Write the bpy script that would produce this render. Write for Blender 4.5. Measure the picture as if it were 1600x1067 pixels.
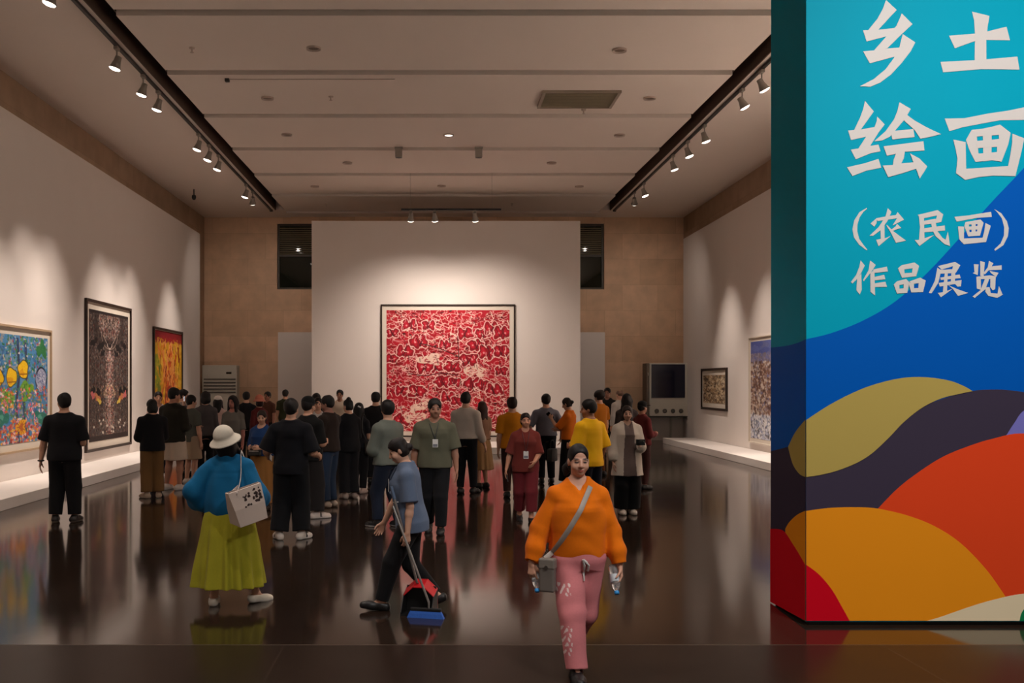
import bpy, math, random
import numpy as np
from mathutils import Vector, Matrix

for o in list(bpy.data.objects):
    bpy.data.objects.remove(o)
SC = bpy.context.scene
COL = SC.collection
R_ = math.radians

# ------------------------------------------------------------------ camera, world, exposure
F_PX = 1600.0            # focal length in pixels of the 1600 px wide frame
VX, VY = 678.0, 600.0    # principal point (shifted lens)
CAM_Z = 1.92
cam_d = bpy.data.cameras.new('camera')
cam_d.sensor_width = 36.0
cam_d.lens = 36.0 * F_PX / 1600.0
cam_d.shift_x = (800 - VX) / 1600.0
cam_d.shift_y = (VY - 533.5) / 1600.0
cam_d.clip_end = 200
cam = bpy.data.objects.new('camera', cam_d)
COL.objects.link(cam)
cam.location = (0, 0, CAM_Z)
cam.rotation_euler = (R_(90), 0, 0)
SC.camera = cam

world = bpy.data.worlds.new('world')
SC.world = world
world.use_nodes = True
bg = world.node_tree.nodes['Background']
bg.inputs[0].default_value = (1.0, 0.86, 0.77, 1)
bg.inputs[1].default_value = 0.25
SC.view_settings.view_transform = 'Standard'
SC.view_settings.look = 'None'
SC.view_settings.gamma = 1.0
SC.view_settings.use_curve_mapping = False
SC.view_settings.exposure = 0.0

WARM = (1.0, 0.865, 0.77)
K_WALL = 960.0           # wall washing spots (W)
K_CENTRE = 385.0         # spots on the centre wall
K_SIGN = 840.0           # added spots on the painted title wall
K_DOWN = 330.0           # ceiling downlight


# ------------------------------------------------------------------ helpers
def s2l(c):
    out = []
    for v in c:
        v = v / 255.0
        out.append(v / 12.92 if v <= 0.04045 else ((v + 0.055) / 1.055) ** 2.4)
    return tuple(out)


def pix(u, v, d):
    return Vector(((u - VX) / F_PX * d, d, CAM_Z - (v - VY) / F_PX * d))


MATS = {}


def mat(name, col, rough=0.6, noise=0.0, scale=8.0, metal=0.0, bump=0.0, emit=None, spec=0.5, trans=0.0):
    if name in MATS:
        return MATS[name]
    m = bpy.data.materials.new(name)
    m.use_nodes = True
    nt = m.node_tree
    b = nt.nodes['Principled BSDF']
    c = s2l(col)
    b.inputs['Base Color'].default_value = (*c, 1)
    b.inputs['Roughness'].default_value = rough
    b.inputs['Metallic'].default_value = metal
    b.inputs['Specular IOR Level'].default_value = spec
    if trans:
        b.inputs['Transmission Weight'].default_value = trans
        b.inputs['IOR'].default_value = 1.3
    if noise or bump:
        tc = nt.nodes.new('ShaderNodeTexCoord')
        n = nt.nodes.new('ShaderNodeTexNoise')
        n.inputs['Scale'].default_value = scale
        n.inputs['Detail'].default_value = 5
        nt.links.new(tc.outputs['Object'], n.inputs['Vector'])
        if noise:
            r = nt.nodes.new('ShaderNodeMapRange')
            r.inputs['To Min'].default_value = 1 - noise
            r.inputs['To Max'].default_value = 1 + noise
            nt.links.new(n.outputs['Fac'], r.inputs['Value'])
            mx = nt.nodes.new('ShaderNodeVectorMath')
            mx.operation = 'SCALE'
            mx.inputs[0].default_value = c
            nt.links.new(r.outputs['Result'], mx.inputs['Scale'])
            nt.links.new(mx.outputs['Vector'], b.inputs['Base Color'])
        if bump:
            bp = nt.nodes.new('ShaderNodeBump')
            bp.inputs['Strength'].default_value = bump
            bp.inputs['Distance'].default_value = 0.02
            nt.links.new(n.outputs['Fac'], bp.inputs['Height'])
            nt.links.new(bp.outputs['Normal'], b.inputs['Normal'])
    if emit:
        b.inputs['Emission Color'].default_value = (*s2l(emit[0]), 1)
        b.inputs['Emission Strength'].default_value = emit[1]
    MATS[name] = m
    return m


def attr_mat(name, rough, spec=0.3, noise=0.06, scale=40.0, sheen=0.0):
    """Material whose colour comes from the mesh's own colour attribute with a fine procedural weave."""
    if name in MATS:
        return MATS[name]
    m = bpy.data.materials.new(name)
    m.use_nodes = True
    nt = m.node_tree
    b = nt.nodes['Principled BSDF']
    a = nt.nodes.new('ShaderNodeAttribute')
    a.attribute_name = 'Col'
    tc = nt.nodes.new('ShaderNodeTexCoord')
    n = nt.nodes.new('ShaderNodeTexNoise')
    n.inputs['Scale'].default_value = scale
    nt.links.new(tc.outputs['Object'], n.inputs['Vector'])
    r = nt.nodes.new('ShaderNodeMapRange')
    r.inputs['To Min'].default_value = 1 - noise
    r.inputs['To Max'].default_value = 1 + noise
    nt.links.new(n.outputs['Fac'], r.inputs['Value'])
    mx = nt.nodes.new('ShaderNodeVectorMath')
    mx.operation = 'SCALE'
    nt.links.new(a.outputs['Color'], mx.inputs[0])
    nt.links.new(r.outputs['Result'], mx.inputs['Scale'])
    nt.links.new(mx.outputs['Vector'], b.inputs['Base Color'])
    b.inputs['Roughness'].default_value = rough
    b.inputs['Specular IOR Level'].default_value = spec
    if sheen:
        b.inputs['Sheen Weight'].default_value = sheen
    MATS[name] = m
    return m


def tag(o, label=None, cat=None, group=None, kind=None):
    if label:
        o['label'] = label
    if cat:
        o['category'] = cat
    if group:
        o['group'] = group
    if kind:
        o['kind'] = kind
    return o


def empty(name, loc=(0, 0, 0), rz=0.0, label=None, cat=None, group=None):
    o = bpy.data.objects.new(name, None)
    o.empty_display_size = 0.1
    COL.objects.link(o)
    o.location = loc
    o.rotation_euler = (0, 0, rz)
    return tag(o, label, cat, group)


def link_mesh(name, me, m=None, parent=None):
    o = bpy.data.objects.new(name, me)
    COL.objects.link(o)
    if m is not None:
        me.materials.append(m)
    if parent is not None:
        o.parent = parent
    return o


def np_mesh(name, V, Q, cols=None, smooth=True):
    """V (n,3), Q (m,4) quads -> mesh data."""
    me = bpy.data.meshes.new(name)
    n, m = len(V), len(Q)
    me.vertices.add(n)
    me.vertices.foreach_set('co', np.ascontiguousarray(V, dtype=np.float32).ravel())
    me.loops.add(m * 4)
    me.loops.foreach_set('vertex_index', np.ascontiguousarray(Q, dtype=np.int32).ravel())
    me.polygons.add(m)
    me.polygons.foreach_set('loop_start', np.arange(0, m * 4, 4, dtype=np.int32))
    me.polygons.foreach_set('use_smooth', np.full(m, smooth, dtype=bool))
    if cols is not None:
        at = me.color_attributes.new('Col', 'FLOAT_COLOR', 'POINT')
        c4 = np.ones((n, 4), dtype=np.float32)
        c4[:, :3] = cols
        at.data.foreach_set('color', c4.ravel())
    me.update(calc_edges=True)
    me.validate()
    return me


class MB:
    """Collects simple shapes into one mesh."""

    def __init__(self):
        self.v, self.f, self.mi = [], [], []

    def _add(self, vs, fs, mi=0):
        k = len(self.v)
        self.v += [tuple(p) for p in vs]
        self.f += [tuple(k + i for i in f) for f in fs]
        self.mi += [mi] * len(fs)
        return self

    def box(self, x0, x1, y0, y1, z0, z1, mi=0, M=None):
        vs = [Vector((x, y, z)) for z in (z0, z1) for y in (y0, y1) for x in (x0, x1)]
        if M is not None:
            vs = [M @ p for p in vs]
        return self._add(vs, [(0, 2, 3, 1), (4, 5, 7, 6), (0, 1, 5, 4), (2, 6, 7, 3), (0, 4, 6, 2), (1, 3, 7, 5)], mi)

    def rings(self, rings, cap=True, mi=0, closed=True):
        n = len(rings[0])
        vs = [p for r in rings for p in r]
        fs = []
        for i in range(len(rings) - 1):
            for j in range(n if closed else n - 1):
                a, b = i * n + j, i * n + (j + 1) % n
                fs.append((a, b, b + n, a + n))
        if cap:
            fs.append(tuple(range(n - 1, -1, -1)))
            fs.append(tuple((len(rings) - 1) * n + j for j in range(n)))
        return self._add(vs, fs, mi)

    def tube(self, pts, r, n=10, mi=0, flat=1.0, up=None):
        pts = [Vector(p) for p in pts]
        rs = r if isinstance(r, (list, tuple)) else [r] * len(pts)
        rings = []
        ref = Vector(up) if up is not None else Vector((0.13, 0.2, 1))
        for i, p in enumerate(pts):
            t = (pts[min(i + 1, len(pts) - 1)] - pts[max(i - 1, 0)]).normalized()
            a = t.cross(ref)
            if a.length < 1e-4:
                a = t.cross(Vector((1, 0.1, 0)))
            a.normalize()
            b = a.cross(t).normalized()
            rings.append([p + rs[i] * (math.cos(q) * a + flat * math.sin(q) * b)
                          for q in [2 * math.pi * k / n for k in range(n)]])
        return self.rings(rings, True, mi)

    def cyl(self, p0, p1, r0, r1=None, n=20, mi=0):
        return self.tube([p0, p1], [r0, r0 if r1 is None else r1], n, mi)

    def lathe(self, prof, n=24, c=(0, 0, 0), mi=0, M=None):
        rings = []
        for r, z in prof:
            ring = [Vector((c[0] + r * math.cos(2 * math.pi * k / n), c[1] + r * math.sin(2 * math.pi * k / n), c[2] + z)) for k in range(n)]
            if M is not None:
                ring = [M @ p for p in ring]
            rings.append(ring)
        return self.rings(rings, True, mi)

    def poly(self, pts, nrm, depth, mi=0):
        """Flat outline (world points) given thickness along nrm."""
        from mathutils.geometry import tessellate_polygon
        pts = [Vector(p) for p in pts]
        nrm = Vector(nrm)
        n = len(pts)
        tris = tessellate_polygon([pts])
        vs = [p + nrm * depth for p in pts] + pts
        fs = []
        for t in tris:
            a, b, c = (pts[i] for i in t)
            if (b - a).cross(c - a).dot(nrm) < 0:
                t = (t[0], t[2], t[1])
            fs.append(tuple(t))
        for i in range(n):
            j = (i + 1) % n
            fs.append((i, n + i, n + j, j))
        return self._add(vs, fs, mi)

    def build(self, name, m=None, parent=None, smooth=False, bevel=0.0, seg=2):
        me = bpy.data.meshes.new(name)
        me.from_pydata(self.v, [], self.f)
        ms = m if isinstance(m, (list, tuple)) else [m]
        for q in ms:
            if q is not None:
                me.materials.append(q)
        if len(ms) > 1:
            me.polygons.foreach_set('material_index', self.mi)
        if smooth:
            me.polygons.foreach_set('use_smooth', [True] * len(me.polygons))
        me.update()
        import bmesh
        bm = bmesh.new()
        bm.from_mesh(me)
        bmesh.ops.recalc_face_normals(bm, faces=bm.faces)
        bm.to_mesh(me)
        bm.free()
        o = link_mesh(name, me, None, parent)
        if bevel:
            b = o.modifiers.new('bevel', 'BEVEL')
            b.width = bevel
            b.segments = seg
            b.limit_method = 'ANGLE'
        if smooth:
            try:
                e = o.modifiers.new('split', 'EDGE_SPLIT')
                e.split_angle = R_(40)
            except Exception:
                pass
        return o


def spot(name, loc, target, watts, size=48, blend=0.75, radius=0.05, col=WARM, parent=None):
    l = bpy.data.lights.new(name, 'SPOT')
    l.energy = watts
    l.color = col
    l.spot_size = R_(size)
    l.spot_blend = blend
    l.shadow_soft_size = radius
    o = bpy.data.objects.new(name, l)
    COL.objects.link(o)
    dirv = Vector(target) - Vector(loc)
    o.rotation_euler = dirv.to_track_quat('-Z', 'Y').to_euler()
    o.location = loc
    if parent is not None:
        o.parent = parent
        o.location = Vector(loc) - parent.location
    return o


# ------------------------------------------------------------------ materials of the room
def white_wall():
    return mat('white_wall_paint', (224, 214, 206), 0.75, noise=0.025, scale=1.3, bump=0.02)


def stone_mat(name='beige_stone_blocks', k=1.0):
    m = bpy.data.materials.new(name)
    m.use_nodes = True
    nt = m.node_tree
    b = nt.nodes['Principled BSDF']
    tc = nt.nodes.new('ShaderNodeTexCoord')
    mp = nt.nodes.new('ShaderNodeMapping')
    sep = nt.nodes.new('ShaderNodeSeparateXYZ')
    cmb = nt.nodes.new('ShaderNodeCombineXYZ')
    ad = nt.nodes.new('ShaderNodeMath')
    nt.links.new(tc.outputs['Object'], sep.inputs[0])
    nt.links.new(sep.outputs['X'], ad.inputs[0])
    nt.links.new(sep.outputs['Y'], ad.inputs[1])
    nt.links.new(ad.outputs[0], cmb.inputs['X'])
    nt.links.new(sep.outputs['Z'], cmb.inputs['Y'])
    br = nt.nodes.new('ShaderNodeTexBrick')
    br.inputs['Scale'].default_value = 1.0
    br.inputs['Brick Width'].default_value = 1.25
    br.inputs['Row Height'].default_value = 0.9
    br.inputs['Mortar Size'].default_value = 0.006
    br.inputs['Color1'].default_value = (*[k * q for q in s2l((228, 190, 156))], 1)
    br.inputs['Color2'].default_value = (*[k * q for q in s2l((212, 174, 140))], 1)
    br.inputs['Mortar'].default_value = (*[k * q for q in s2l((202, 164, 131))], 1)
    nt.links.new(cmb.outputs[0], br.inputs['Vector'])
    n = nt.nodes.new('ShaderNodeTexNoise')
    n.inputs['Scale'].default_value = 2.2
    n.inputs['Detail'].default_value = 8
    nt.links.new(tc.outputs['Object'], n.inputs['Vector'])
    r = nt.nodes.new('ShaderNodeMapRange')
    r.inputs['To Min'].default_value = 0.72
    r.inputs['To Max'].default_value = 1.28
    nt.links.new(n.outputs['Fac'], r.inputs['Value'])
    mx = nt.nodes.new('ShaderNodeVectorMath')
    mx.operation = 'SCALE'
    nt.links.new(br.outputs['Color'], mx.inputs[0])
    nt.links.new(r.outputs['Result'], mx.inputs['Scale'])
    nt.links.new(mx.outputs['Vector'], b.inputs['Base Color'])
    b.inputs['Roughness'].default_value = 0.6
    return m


def floor_mat(name, c1, c2, mortar, size, rough, spec):
    m = bpy.data.materials.new(name)
    m.use_nodes = True
    nt = m.node_tree
    b = nt.nodes['Principled BSDF']
    tc = nt.nodes.new('ShaderNodeTexCoord')
    br = nt.nodes.new('ShaderNodeTexBrick')
    br.offset = 0.0
    br.inputs['Scale'].default_value = 1.0
    br.inputs['Brick Width'].default_value = size
    br.inputs['Row Height'].default_value = size
    br.inputs['Mortar Size'].default_value = 0.004
    br.inputs['Color1'].default_value = (*s2l(c1), 1)
    br.inputs['Color2'].default_value = (*s2l(c2), 1)
    br.inputs['Mortar'].default_value = (*s2l(mortar), 1)
    nt.links.new(tc.outputs['Object'], br.inputs['Vector'])
    n = nt.nodes.new('ShaderNodeTexNoise')
    n.inputs['Scale'].default_value = 60
    n.inputs['Detail'].default_value = 6
    nt.links.new(tc.outputs['Object'], n.inputs['Vector'])
    r = nt.nodes.new('ShaderNodeMapRange')
    r.inputs['To Min'].default_value = 0.75
    r.inputs['To Max'].default_value = 1.25
    nt.links.new(n.outputs['Fac'], r.inputs['Value'])
    mx = nt.nodes.new('ShaderNodeVectorMath')
    mx.operation = 'SCALE'
    nt.links.new(br.outputs['Color'], mx.inputs[0])
    nt.links.new(r.outputs['Result'], mx.inputs['Scale'])
    nt.links.new(mx.outputs['Vector'], b.inputs['Base Color'])
    n2 = nt.nodes.new('ShaderNodeTexNoise')
    n2.inputs['Scale'].default_value = 0.9
    n2.inputs['Detail'].default_value = 3
    nt.links.new(tc.outputs['Object'], n2.inputs['Vector'])
    r2 = nt.nodes.new('ShaderNodeMapRange')
    r2.inputs['To Min'].default_value = rough * 0.75
    r2.inputs['To Max'].default_value = rough * 1.3
    nt.links.new(n2.outputs['Fac'], r2.inputs['Value'])
    nt.links.new(r2.outputs['Result'], b.inputs['Roughness'])
    b.inputs['Specular IOR Level'].default_value = spec
    bp = nt.nodes.new('ShaderNodeBump')
    bp.inputs['Strength'].default_value = 0.02
    bp.inputs['Distance'].default_value = 0.02
    n3 = nt.nodes.new('ShaderNodeTexNoise')
    n3.inputs['Scale'].default_value = 2.5
    nt.links.new(tc.outputs['Object'], n3.inputs['Vector'])
    nt.links.new(n3.outputs['Fac'], bp.inputs['Height'])
    nt.links.new(bp.outputs['Normal'], b.inputs['Normal'])
    return m


M_WHITE = white_wall()
M_STONE = stone_mat()
M_STONE_SHADED = stone_mat('shaded_stone_blocks', .5)  # same stone as the back wall, its shade put into the colour
M_CEIL = mat('ceiling_plaster', (230, 216, 205), 0.8, noise=0.02, scale=1.0)
M_SLOT = mat('dark_ceiling_slot', (86, 66, 53), 0.85, noise=0.05)
M_BLACK = mat('black_metal', (24, 22, 21), 0.45, noise=0.05)
M_PLAT = mat('white_platform_paint', (226, 217, 209), 0.6, noise=0.03, scale=2)

# ------------------------------------------------------------------ the room
XL, XR, YB, ZC = -8.05, 8.75, 35.9, 7.76      # stone walls, back wall, ceiling
YF = -7.0


def struct(name, b, m, bevel=0.0):
    o = b.build(name, m, None, bevel=bevel)
    o['kind'] = 'structure'
    return o


struct('floor', MB().box(XL - .3, XR + .3, 7.55, YB + .3, -0.2, 0.0),
       floor_mat('polished_brown_granite', (46, 34, 27), (41, 30, 24), (28, 20, 16), 0.9, 0.10, 0.42))
struct('floor_lobby', MB().box(XL - .3, XR + .3, YF, 7.53, -0.2, 0.0),
       floor_mat('dark_lobby_stone', (44, 34, 28), (38, 29, 24), (60, 48, 40), 1.1, 0.24, 0.06))
struct('trim_1', MB().box(XL - .3, XR + .3, 7.53, 7.55, -0.2, 0.0), mat('brass_floor_joint', (64, 52, 40), 0.4, noise=0.1))
struct('wall_left', MB().box(XL - .3, XL, YF, YB, 0, 8.3), M_STONE_SHADED)
struct('wall_right', MB().box(XR, XR + .3, YF, YB, 0, 8.3), M_STONE_SHADED)
struct('wall_left_display', MB().box(XL + .005, -7.7, 4.0, 33.7, 0, 6.86), M_WHITE)
struct('wall_right_display', MB().box(8.5, XR - .005, 10.0, 34.9, 0, 6.86), M_WHITE)
struct('wall_centre', MB().box(-3.70, 4.43, 31.0, 31.4, 0, 6.86), M_WHITE)
struct('wall_back_lower', MB().box(-5.36, 5.88, 35.2, 35.5, 0, 3.70), M_WHITE)
# back wall with two window openings
wx = [(-5.50, -3.2), (3.6, 5.97)]
wz0, wz1 = 5.24, 7.55
b = MB()
b.box(XL, wx[0][0], YB, YB + .3, 0, 8.3).box(wx[0][1], wx[1][0], YB, YB + .3, 0, 8.3).box(wx[1][1], XR, YB, YB + .3, 0, 8.3)
for a, c in wx:
    b.box(a, c, YB, YB + .3, 0, wz0).box(a, c, YB, YB + .3, wz1, 8.3)
struct('wall_back', b, M_STONE)
for i, (a, c) in enumerate(wx):
    fr = MB()
    for (x0, x1, z0, z1) in ((a, a + .07, wz0, wz1), (c - .07, c, wz0, wz1), (a + .07, c - .07, wz0, wz0 + .07),
                             (a + .07, c - .07, wz1 - .07, wz1), (a + .07, c - .07, 6.40, 6.47)):
        fr.box(x0, x1, YB + .12, YB + .24, z0, z1)
    w = struct('window_%d' % (i + 1), fr, mat('dark_window_frame', (70, 60, 46), 0.5, noise=0.05))
    g = MB().box(a + .07, c - .07, YB + .2, YB + .21, wz0 + .07, wz1 - .07).build('pane', mat('dark_green_glass', (22, 30, 22), 0.03, spec=0.6), w)
    sl = MB()
    z = 6.50
    while z < wz1 - .1:
        sl.box(a + .08, c - .08, -.028, .028, -.004, .004, M=Matrix.Translation((0, YB + .15, z)) @ Matrix.Rotation(R_(-35), 4, 'X'))
        z += 0.075
    sl.build('louvre_blind', mat('grey_louvre', (150, 138, 112), 0.55, noise=0.04), w)

# ceiling: a dark void above, side slabs, cross panels with open joints between them
void = MB().box(XL - .3, XR + .3, YF, YB + .3, 8.12, 8.3)
struct('ceiling_void', void, M_SLOT)
SLL, SLR = (-5.32, -5.02), (5.62, 5.92)
struct('ceiling', MB().box(XL - .3, SLL[0], YF, YB + .3, ZC, 8.12).box(SLR[1], XR + .3, YF, YB + .3, ZC, 8.12)
       .box(SLL[0], SLL[1], 34.35, YB + .3, ZC, 8.12).box(SLR[0], SLR[1], 34.35, YB + .3, ZC, 8.12), M_CEIL)
joints = [0.45, 3.6, 6.75, 9.9, 13.0, 16.1, 19.2, 22.3, 25.45, 28.55, 31.65, 34.8]
edges = [YF] + joints + [YB + .2]
pn = MB()
for i in range(len(edges) - 1):
    y0 = edges[i] + (0.08 if i else 0)
    y1 = edges[i + 1] - (0.05 if i < len(edges) - 2 else 0)
    # each panel tips very slightly, its near edge hanging a little lower
    pn._add([(SLL[1], y0, ZC - .02), (SLR[0], y0, ZC - .02), (SLR[0], y1, ZC + .03), (SLL[1], y1, ZC + .03),
             (SLL[1], y0, 8.0), (SLR[0], y0, 8.0), (SLR[0], y1, 8.0), (SLL[1], y1, 8.0)],
            [(3, 2, 1, 0), (4, 5, 6, 7), (0, 1, 5, 4), (2, 3, 7, 6), (1, 2, 6, 5), (3, 0, 4, 7)])
struct('ceiling_panels', pn, M_CEIL)
struct('trim_2', MB().box(SLL[0], SLL[0] + .02, YF, 34.34, 7.74, 8.12).box(SLL[1] - .02, SLL[1], YF, 34.34, 7.80, 8.12), M_SLOT)
struct('trim_3', MB().box(SLR[0], SLR[0] + .02, YF, 34.34, 7.80, 8.12).box(SLR[1] - .02, SLR[1], YF, 34.34, 7.74, 8.12), M_SLOT)

# low white platforms along the walls
PT = 0.18


def platform(name, x0, x1, y0, y1, label):
    o = MB().box(x0, x1, y0, y1, 0.0, PT).build(name, M_PLAT, None, bevel=0.008)
    return tag(o, label, 'platform')


platform('display_platform', -7.69, -6.52, 4.2, 33.2, 'long low white display platform along the left wall')
platform('display_platform', 7.42, 8.49, 10.2, 33.2, 'long low white display platform along the right wall')
platform('display_platform', -3.60, 4.35, 28.1, 30.99, 'low white display platform under the large red painting')

# ------------------------------------------------------------------ track lights and ceiling fittings
M_LAMP = mat('white_lamp_metal', (150, 142, 132), 0.45, noise=0.04)
M_LENS = mat('lit_lens', (255, 240, 225), 0.4, emit=((255, 238, 222), 9.0))
ORD = ['nearest', 'second nearest', 'third nearest', 'fourth nearest', 'fifth nearest', 'sixth nearest',
       'seventh nearest', 'eighth nearest', 'ninth nearest', 'tenth nearest', 'eleventh nearest', 'twelfth nearest']


def rail(name, x, y0, y1, z, label):
    t = empty(name, (x, y0, z), 0, label, 'lighting track')
    MB().box(-.03, .03, 0, y1 - y0, -.05, 0).build('rail', M_BLACK, t, bevel=.004)
    MB().box(-.045, .045, y1 - y0 - .06, y1 - y0 + .06, -.06, -.001).build('end_cap', M_BLACK, t)
    return t


def lamp(loc, target, label, group, watts, size=52, drop=.26, on=True, col=WARM):
    """A track spotlight: mount on the rail, stem, tilted head with a glowing lens and the light it gives."""
    t = empty('track_spotlight', loc, 0, label, 'spotlight', group)
    MB().box(-.035, .035, -.08, .08, -.055, 0).build('mount', M_LAMP, t, bevel=.006)
    MB().cyl((0, 0, -.05), (0, 0, -drop + .05), .014, n=10).build('stem', M_LAMP, t, smooth=True)
    hp = Vector((0, 0, -drop))
    dv = (Vector(target) - (Vector(loc) + hp)).normalized()
    M = Matrix.Translation(hp) @ dv.to_track_quat('Z', 'Y').to_matrix().to_4x4()
    MB().lathe([(.03, -.11), (.055, -.10), (.06, -.02), (.085, .07), (.098, .10), (.102, .105), (.102, .115), (.09, .115), (.086, .09)], 20, M=M
               ).build('lamp_head', M_LAMP, t, smooth=True)
    if on:
        MB().lathe([(.088, .088), (.098, .112), (.085, .130), (.05, .142), (.01, .146)], 20, M=M).build('lens', M_LENS, t, smooth=True)
        spot('spot_lamp', Vector(loc) + hp + dv * .17, target, watts, size, 1.0, parent=t, col=col)
    return t


rail('lighting_track', -5.45, 4.0, 34.3, ZC, 'black lighting track along the left side of the ceiling')
rail('lighting_track', 6.05, 9.5, 34.3, ZC, 'black lighting track along the right side of the ceiling')
left_y = [9.4, 11.0, 12.6, 14.6, 17.6, 19.2, 20.25, 23.7, 24.8, 25.9, 29.7, 30.8]
left_t = [.2, .2, .2, .3, .2, .4, .2, .4, .3, .4, .4, .3]
names_l = {4: 'nearest', 5: 'second nearest', 6: 'third nearest', 7: 'fourth nearest', 8: 'fifth nearest', 9: 'sixth nearest', 10: 'second farthest', 11: 'farthest'}
for i, y in enumerate(left_y):
    who = names_l.get(i)  # the unnamed ones are unseen, added to light the nearer wall
    lab = ('lit white spotlight on the left ceiling track, %s of those in view' % who) if who else 'unseen lit spotlight added on the left ceiling track, before those in view'
    tg = (-7.7, y + random.Random(i).uniform(-.3, .5), left_t[i] + .25) if i < 11 else (-6.4, 35.9, 2.0)
    lamp((-5.45, y, ZC - .05), tg, lab, 'spotlights on the left track', K_WALL * (.6 if i < 4 else 1 if i < 11 else .19), 110 if i == 11 else 52)
right_y = [13.5, 16.0, 18.9, 20.1, 22.9, 24.4, 25.9, 29.5, 30.9]
names_r = {2: 'nearest', 3: 'second nearest', 4: 'third nearest', 5: 'fourth nearest', 6: 'fifth nearest', 7: 'second farthest', 8: 'farthest'}
for i, y in enumerate(right_y):
    who = names_r.get(i)  # the unnamed ones are unseen, added to bounce light onto the ceiling
    lab = ('lit white spotlight on the right ceiling track, %s of those in view' % who) if who else 'added white spotlight on the right ceiling track, unseen behind the painted title wall'
    tg = (8.5, y + random.Random(i + 50).uniform(-.3, .4), .3 if i > 3 else 3.0) if i < 8 else (7.2, 35.9, 2.0)
    lamp((6.05, y, ZC - .05), tg, lab, 'spotlights on the right track', K_WALL * (1.35 if i < 4 else 1.0 if i < 8 else .19), 115 if i < 3 else 110 if i == 8 else 52)

# suspended track with three lamps in front of the centre wall
t = empty('suspended_track', (-.9, 28.2, 6.72), 0, 'short black lighting track hung before the centre wall', 'lighting track')
MB().box(0, 2.75, -.03, .03, -.02, .03).build('rail', M_BLACK, t)
for x in (.25, 2.5):
    MB().cyl((x, 0, .03), (x, 0, ZC - 6.72 - .03), .004, n=6).build('suspension_rod', M_LAMP, t)
for x, n_, tx in ((-.635, 'left', -.9), (.02, 'middle', .5), (1.13, 'right', 1.9)):
    lamp((x, 28.2, 6.70), (tx, 31.0, 1.0), 'lit spotlight on the hung track, %s one of three' % n_, 'spotlights before the centre wall', K_CENTRE, size=112, drop=.17)

# two unlit square heads on the ceiling
for u, n_ in ((623, 'left'), (748, 'right')):
    p = pix(u, 233, 25.2)
    t = empty('ceiling_spotlight', (p.x, 25.2, ZC - .01), 0, 'unlit grey spotlight under the middle ceiling, %s one of two' % n_, 'spotlight', 'unlit ceiling spotlights')
    MB().box(-.10, .10, -.06, .06, -.04, .0).build('mount', M_LAMP, t, bevel=.006)
    MB().box(-.085, .085, -.085, .085, -.26, -.05).build('lamp_body', M_LAMP, t, bevel=.012)
    MB().cyl((0, 0, -.04), (0, 0, -.06), .03).build('stem', M_LAMP, t)
    MB().lathe([(.075, -.262), (.075, -.25), (.04, -.25)], 20).build('lens', M_BLACK, t)

# recessed downlights (one lit), sprinklers, vent
downs = [(490, 75), (968, 78), (418, 153), (1015, 153), (448, 210), (968, 211), (543, 254), (862, 254), (690, 290), (905, 291), (492, 291)]
M_DL = mat('downlight_trim', (190, 172, 160), 0.5, noise=0.05)
M_DLI = mat('downlight_inside', (120, 100, 86), 0.4, noise=0.05)
for u, v in downs + [(701, 211)]:
    d = (ZC - CAM_Z) * F_PX / (VY - v)
    p = pix(u, v, d)
    lit = (u == 701)
    where = 'lit recessed downlight glowing in the middle ceiling' if lit else \
        'unlit round downlight recessed in the ceiling, %s' % ({(490, 75): 'left one of the nearest pair', (968, 78): 'right one of the nearest pair', (418, 153): 'left one of the second row',
         (1015, 153): 'right of the air vent', (448, 210): 'left of the lit downlight', (968, 211): 'right of the lit downlight', (543, 254): 'just left of the two unlit spotlights',
         (862, 254): 'right of the two unlit spotlights', (690, 290): 'middle of the farthest row', (905, 291): 'right end of the farthest row', (492, 291): 'left end of the farthest row'}[(u, v)])
    t = empty('ceiling_downlight', (p.x, d, ZC), 0, where, 'downlight', 'recessed ceiling downlights')
    MB().lathe([(.085, -.005), (.12, -.03), (.125, -.03), (.125, .03), (.085, .03)], 24).build('trim_ring', M_DL, t, smooth=True)
    MB().lathe([(.09, -.008), (.09, .0), (.02, .02)], 24).build('lens', M_LENS if lit else M_DLI, t)
    if lit:
        spot('downlight_lamp', (p.x, d, ZC - .06), (p.x, d, 0), K_DOWN, 95, .6, .08, parent=t)

# unseen downlights added overhead to brighten the foreground and the visitors' fronts
for i, (x, y) in enumerate(((-4.2, 2.0), (0.3, 2.2), (-4.4, 6.2), (-1.3, 6.2), (-2.0, -1.5), (2.6, -1.5), (-3.6, 11.2), (-.4, 11.2), (3.7, 11.6))):
    t = empty('ceiling_downlight', (x, y, ZC), 0, 'unseen lit downlight added in the ceiling over the entrance', 'downlight', 'added entrance downlights')
    MB().lathe([(.085, -.005), (.12, -.03), (.125, -.03), (.125, .03), (.085, .03)], 24).build('trim_ring', M_DL, t, smooth=True)
    MB().lathe([(.09, -.008), (.09, .0), (.02, .02)], 24).build('lens', M_LENS, t)
    spot('downlight_lamp', (x, y, ZC - .06), (x, y, 0), K_DOWN, 95, .6, .08, parent=t)
# unseen track with spotlights, added to light the painted title wall
rail('lighting_track', 4.4, .4, 4.2, ZC, 'unseen black lighting track added before the painted title wall')
for i, (y, x, z) in enumerate(((1.0, 3.7, .5), (2.2, 4.8, .6), (3.4, 4.2, 3.4))):
    lamp((4.4, y, ZC - .05), (x, 8.15, z), 'unseen spotlight added to light the painted title wall', 'added title wall spotlights', K_SIGN, size=80, col=(1, .97, .94))

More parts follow.
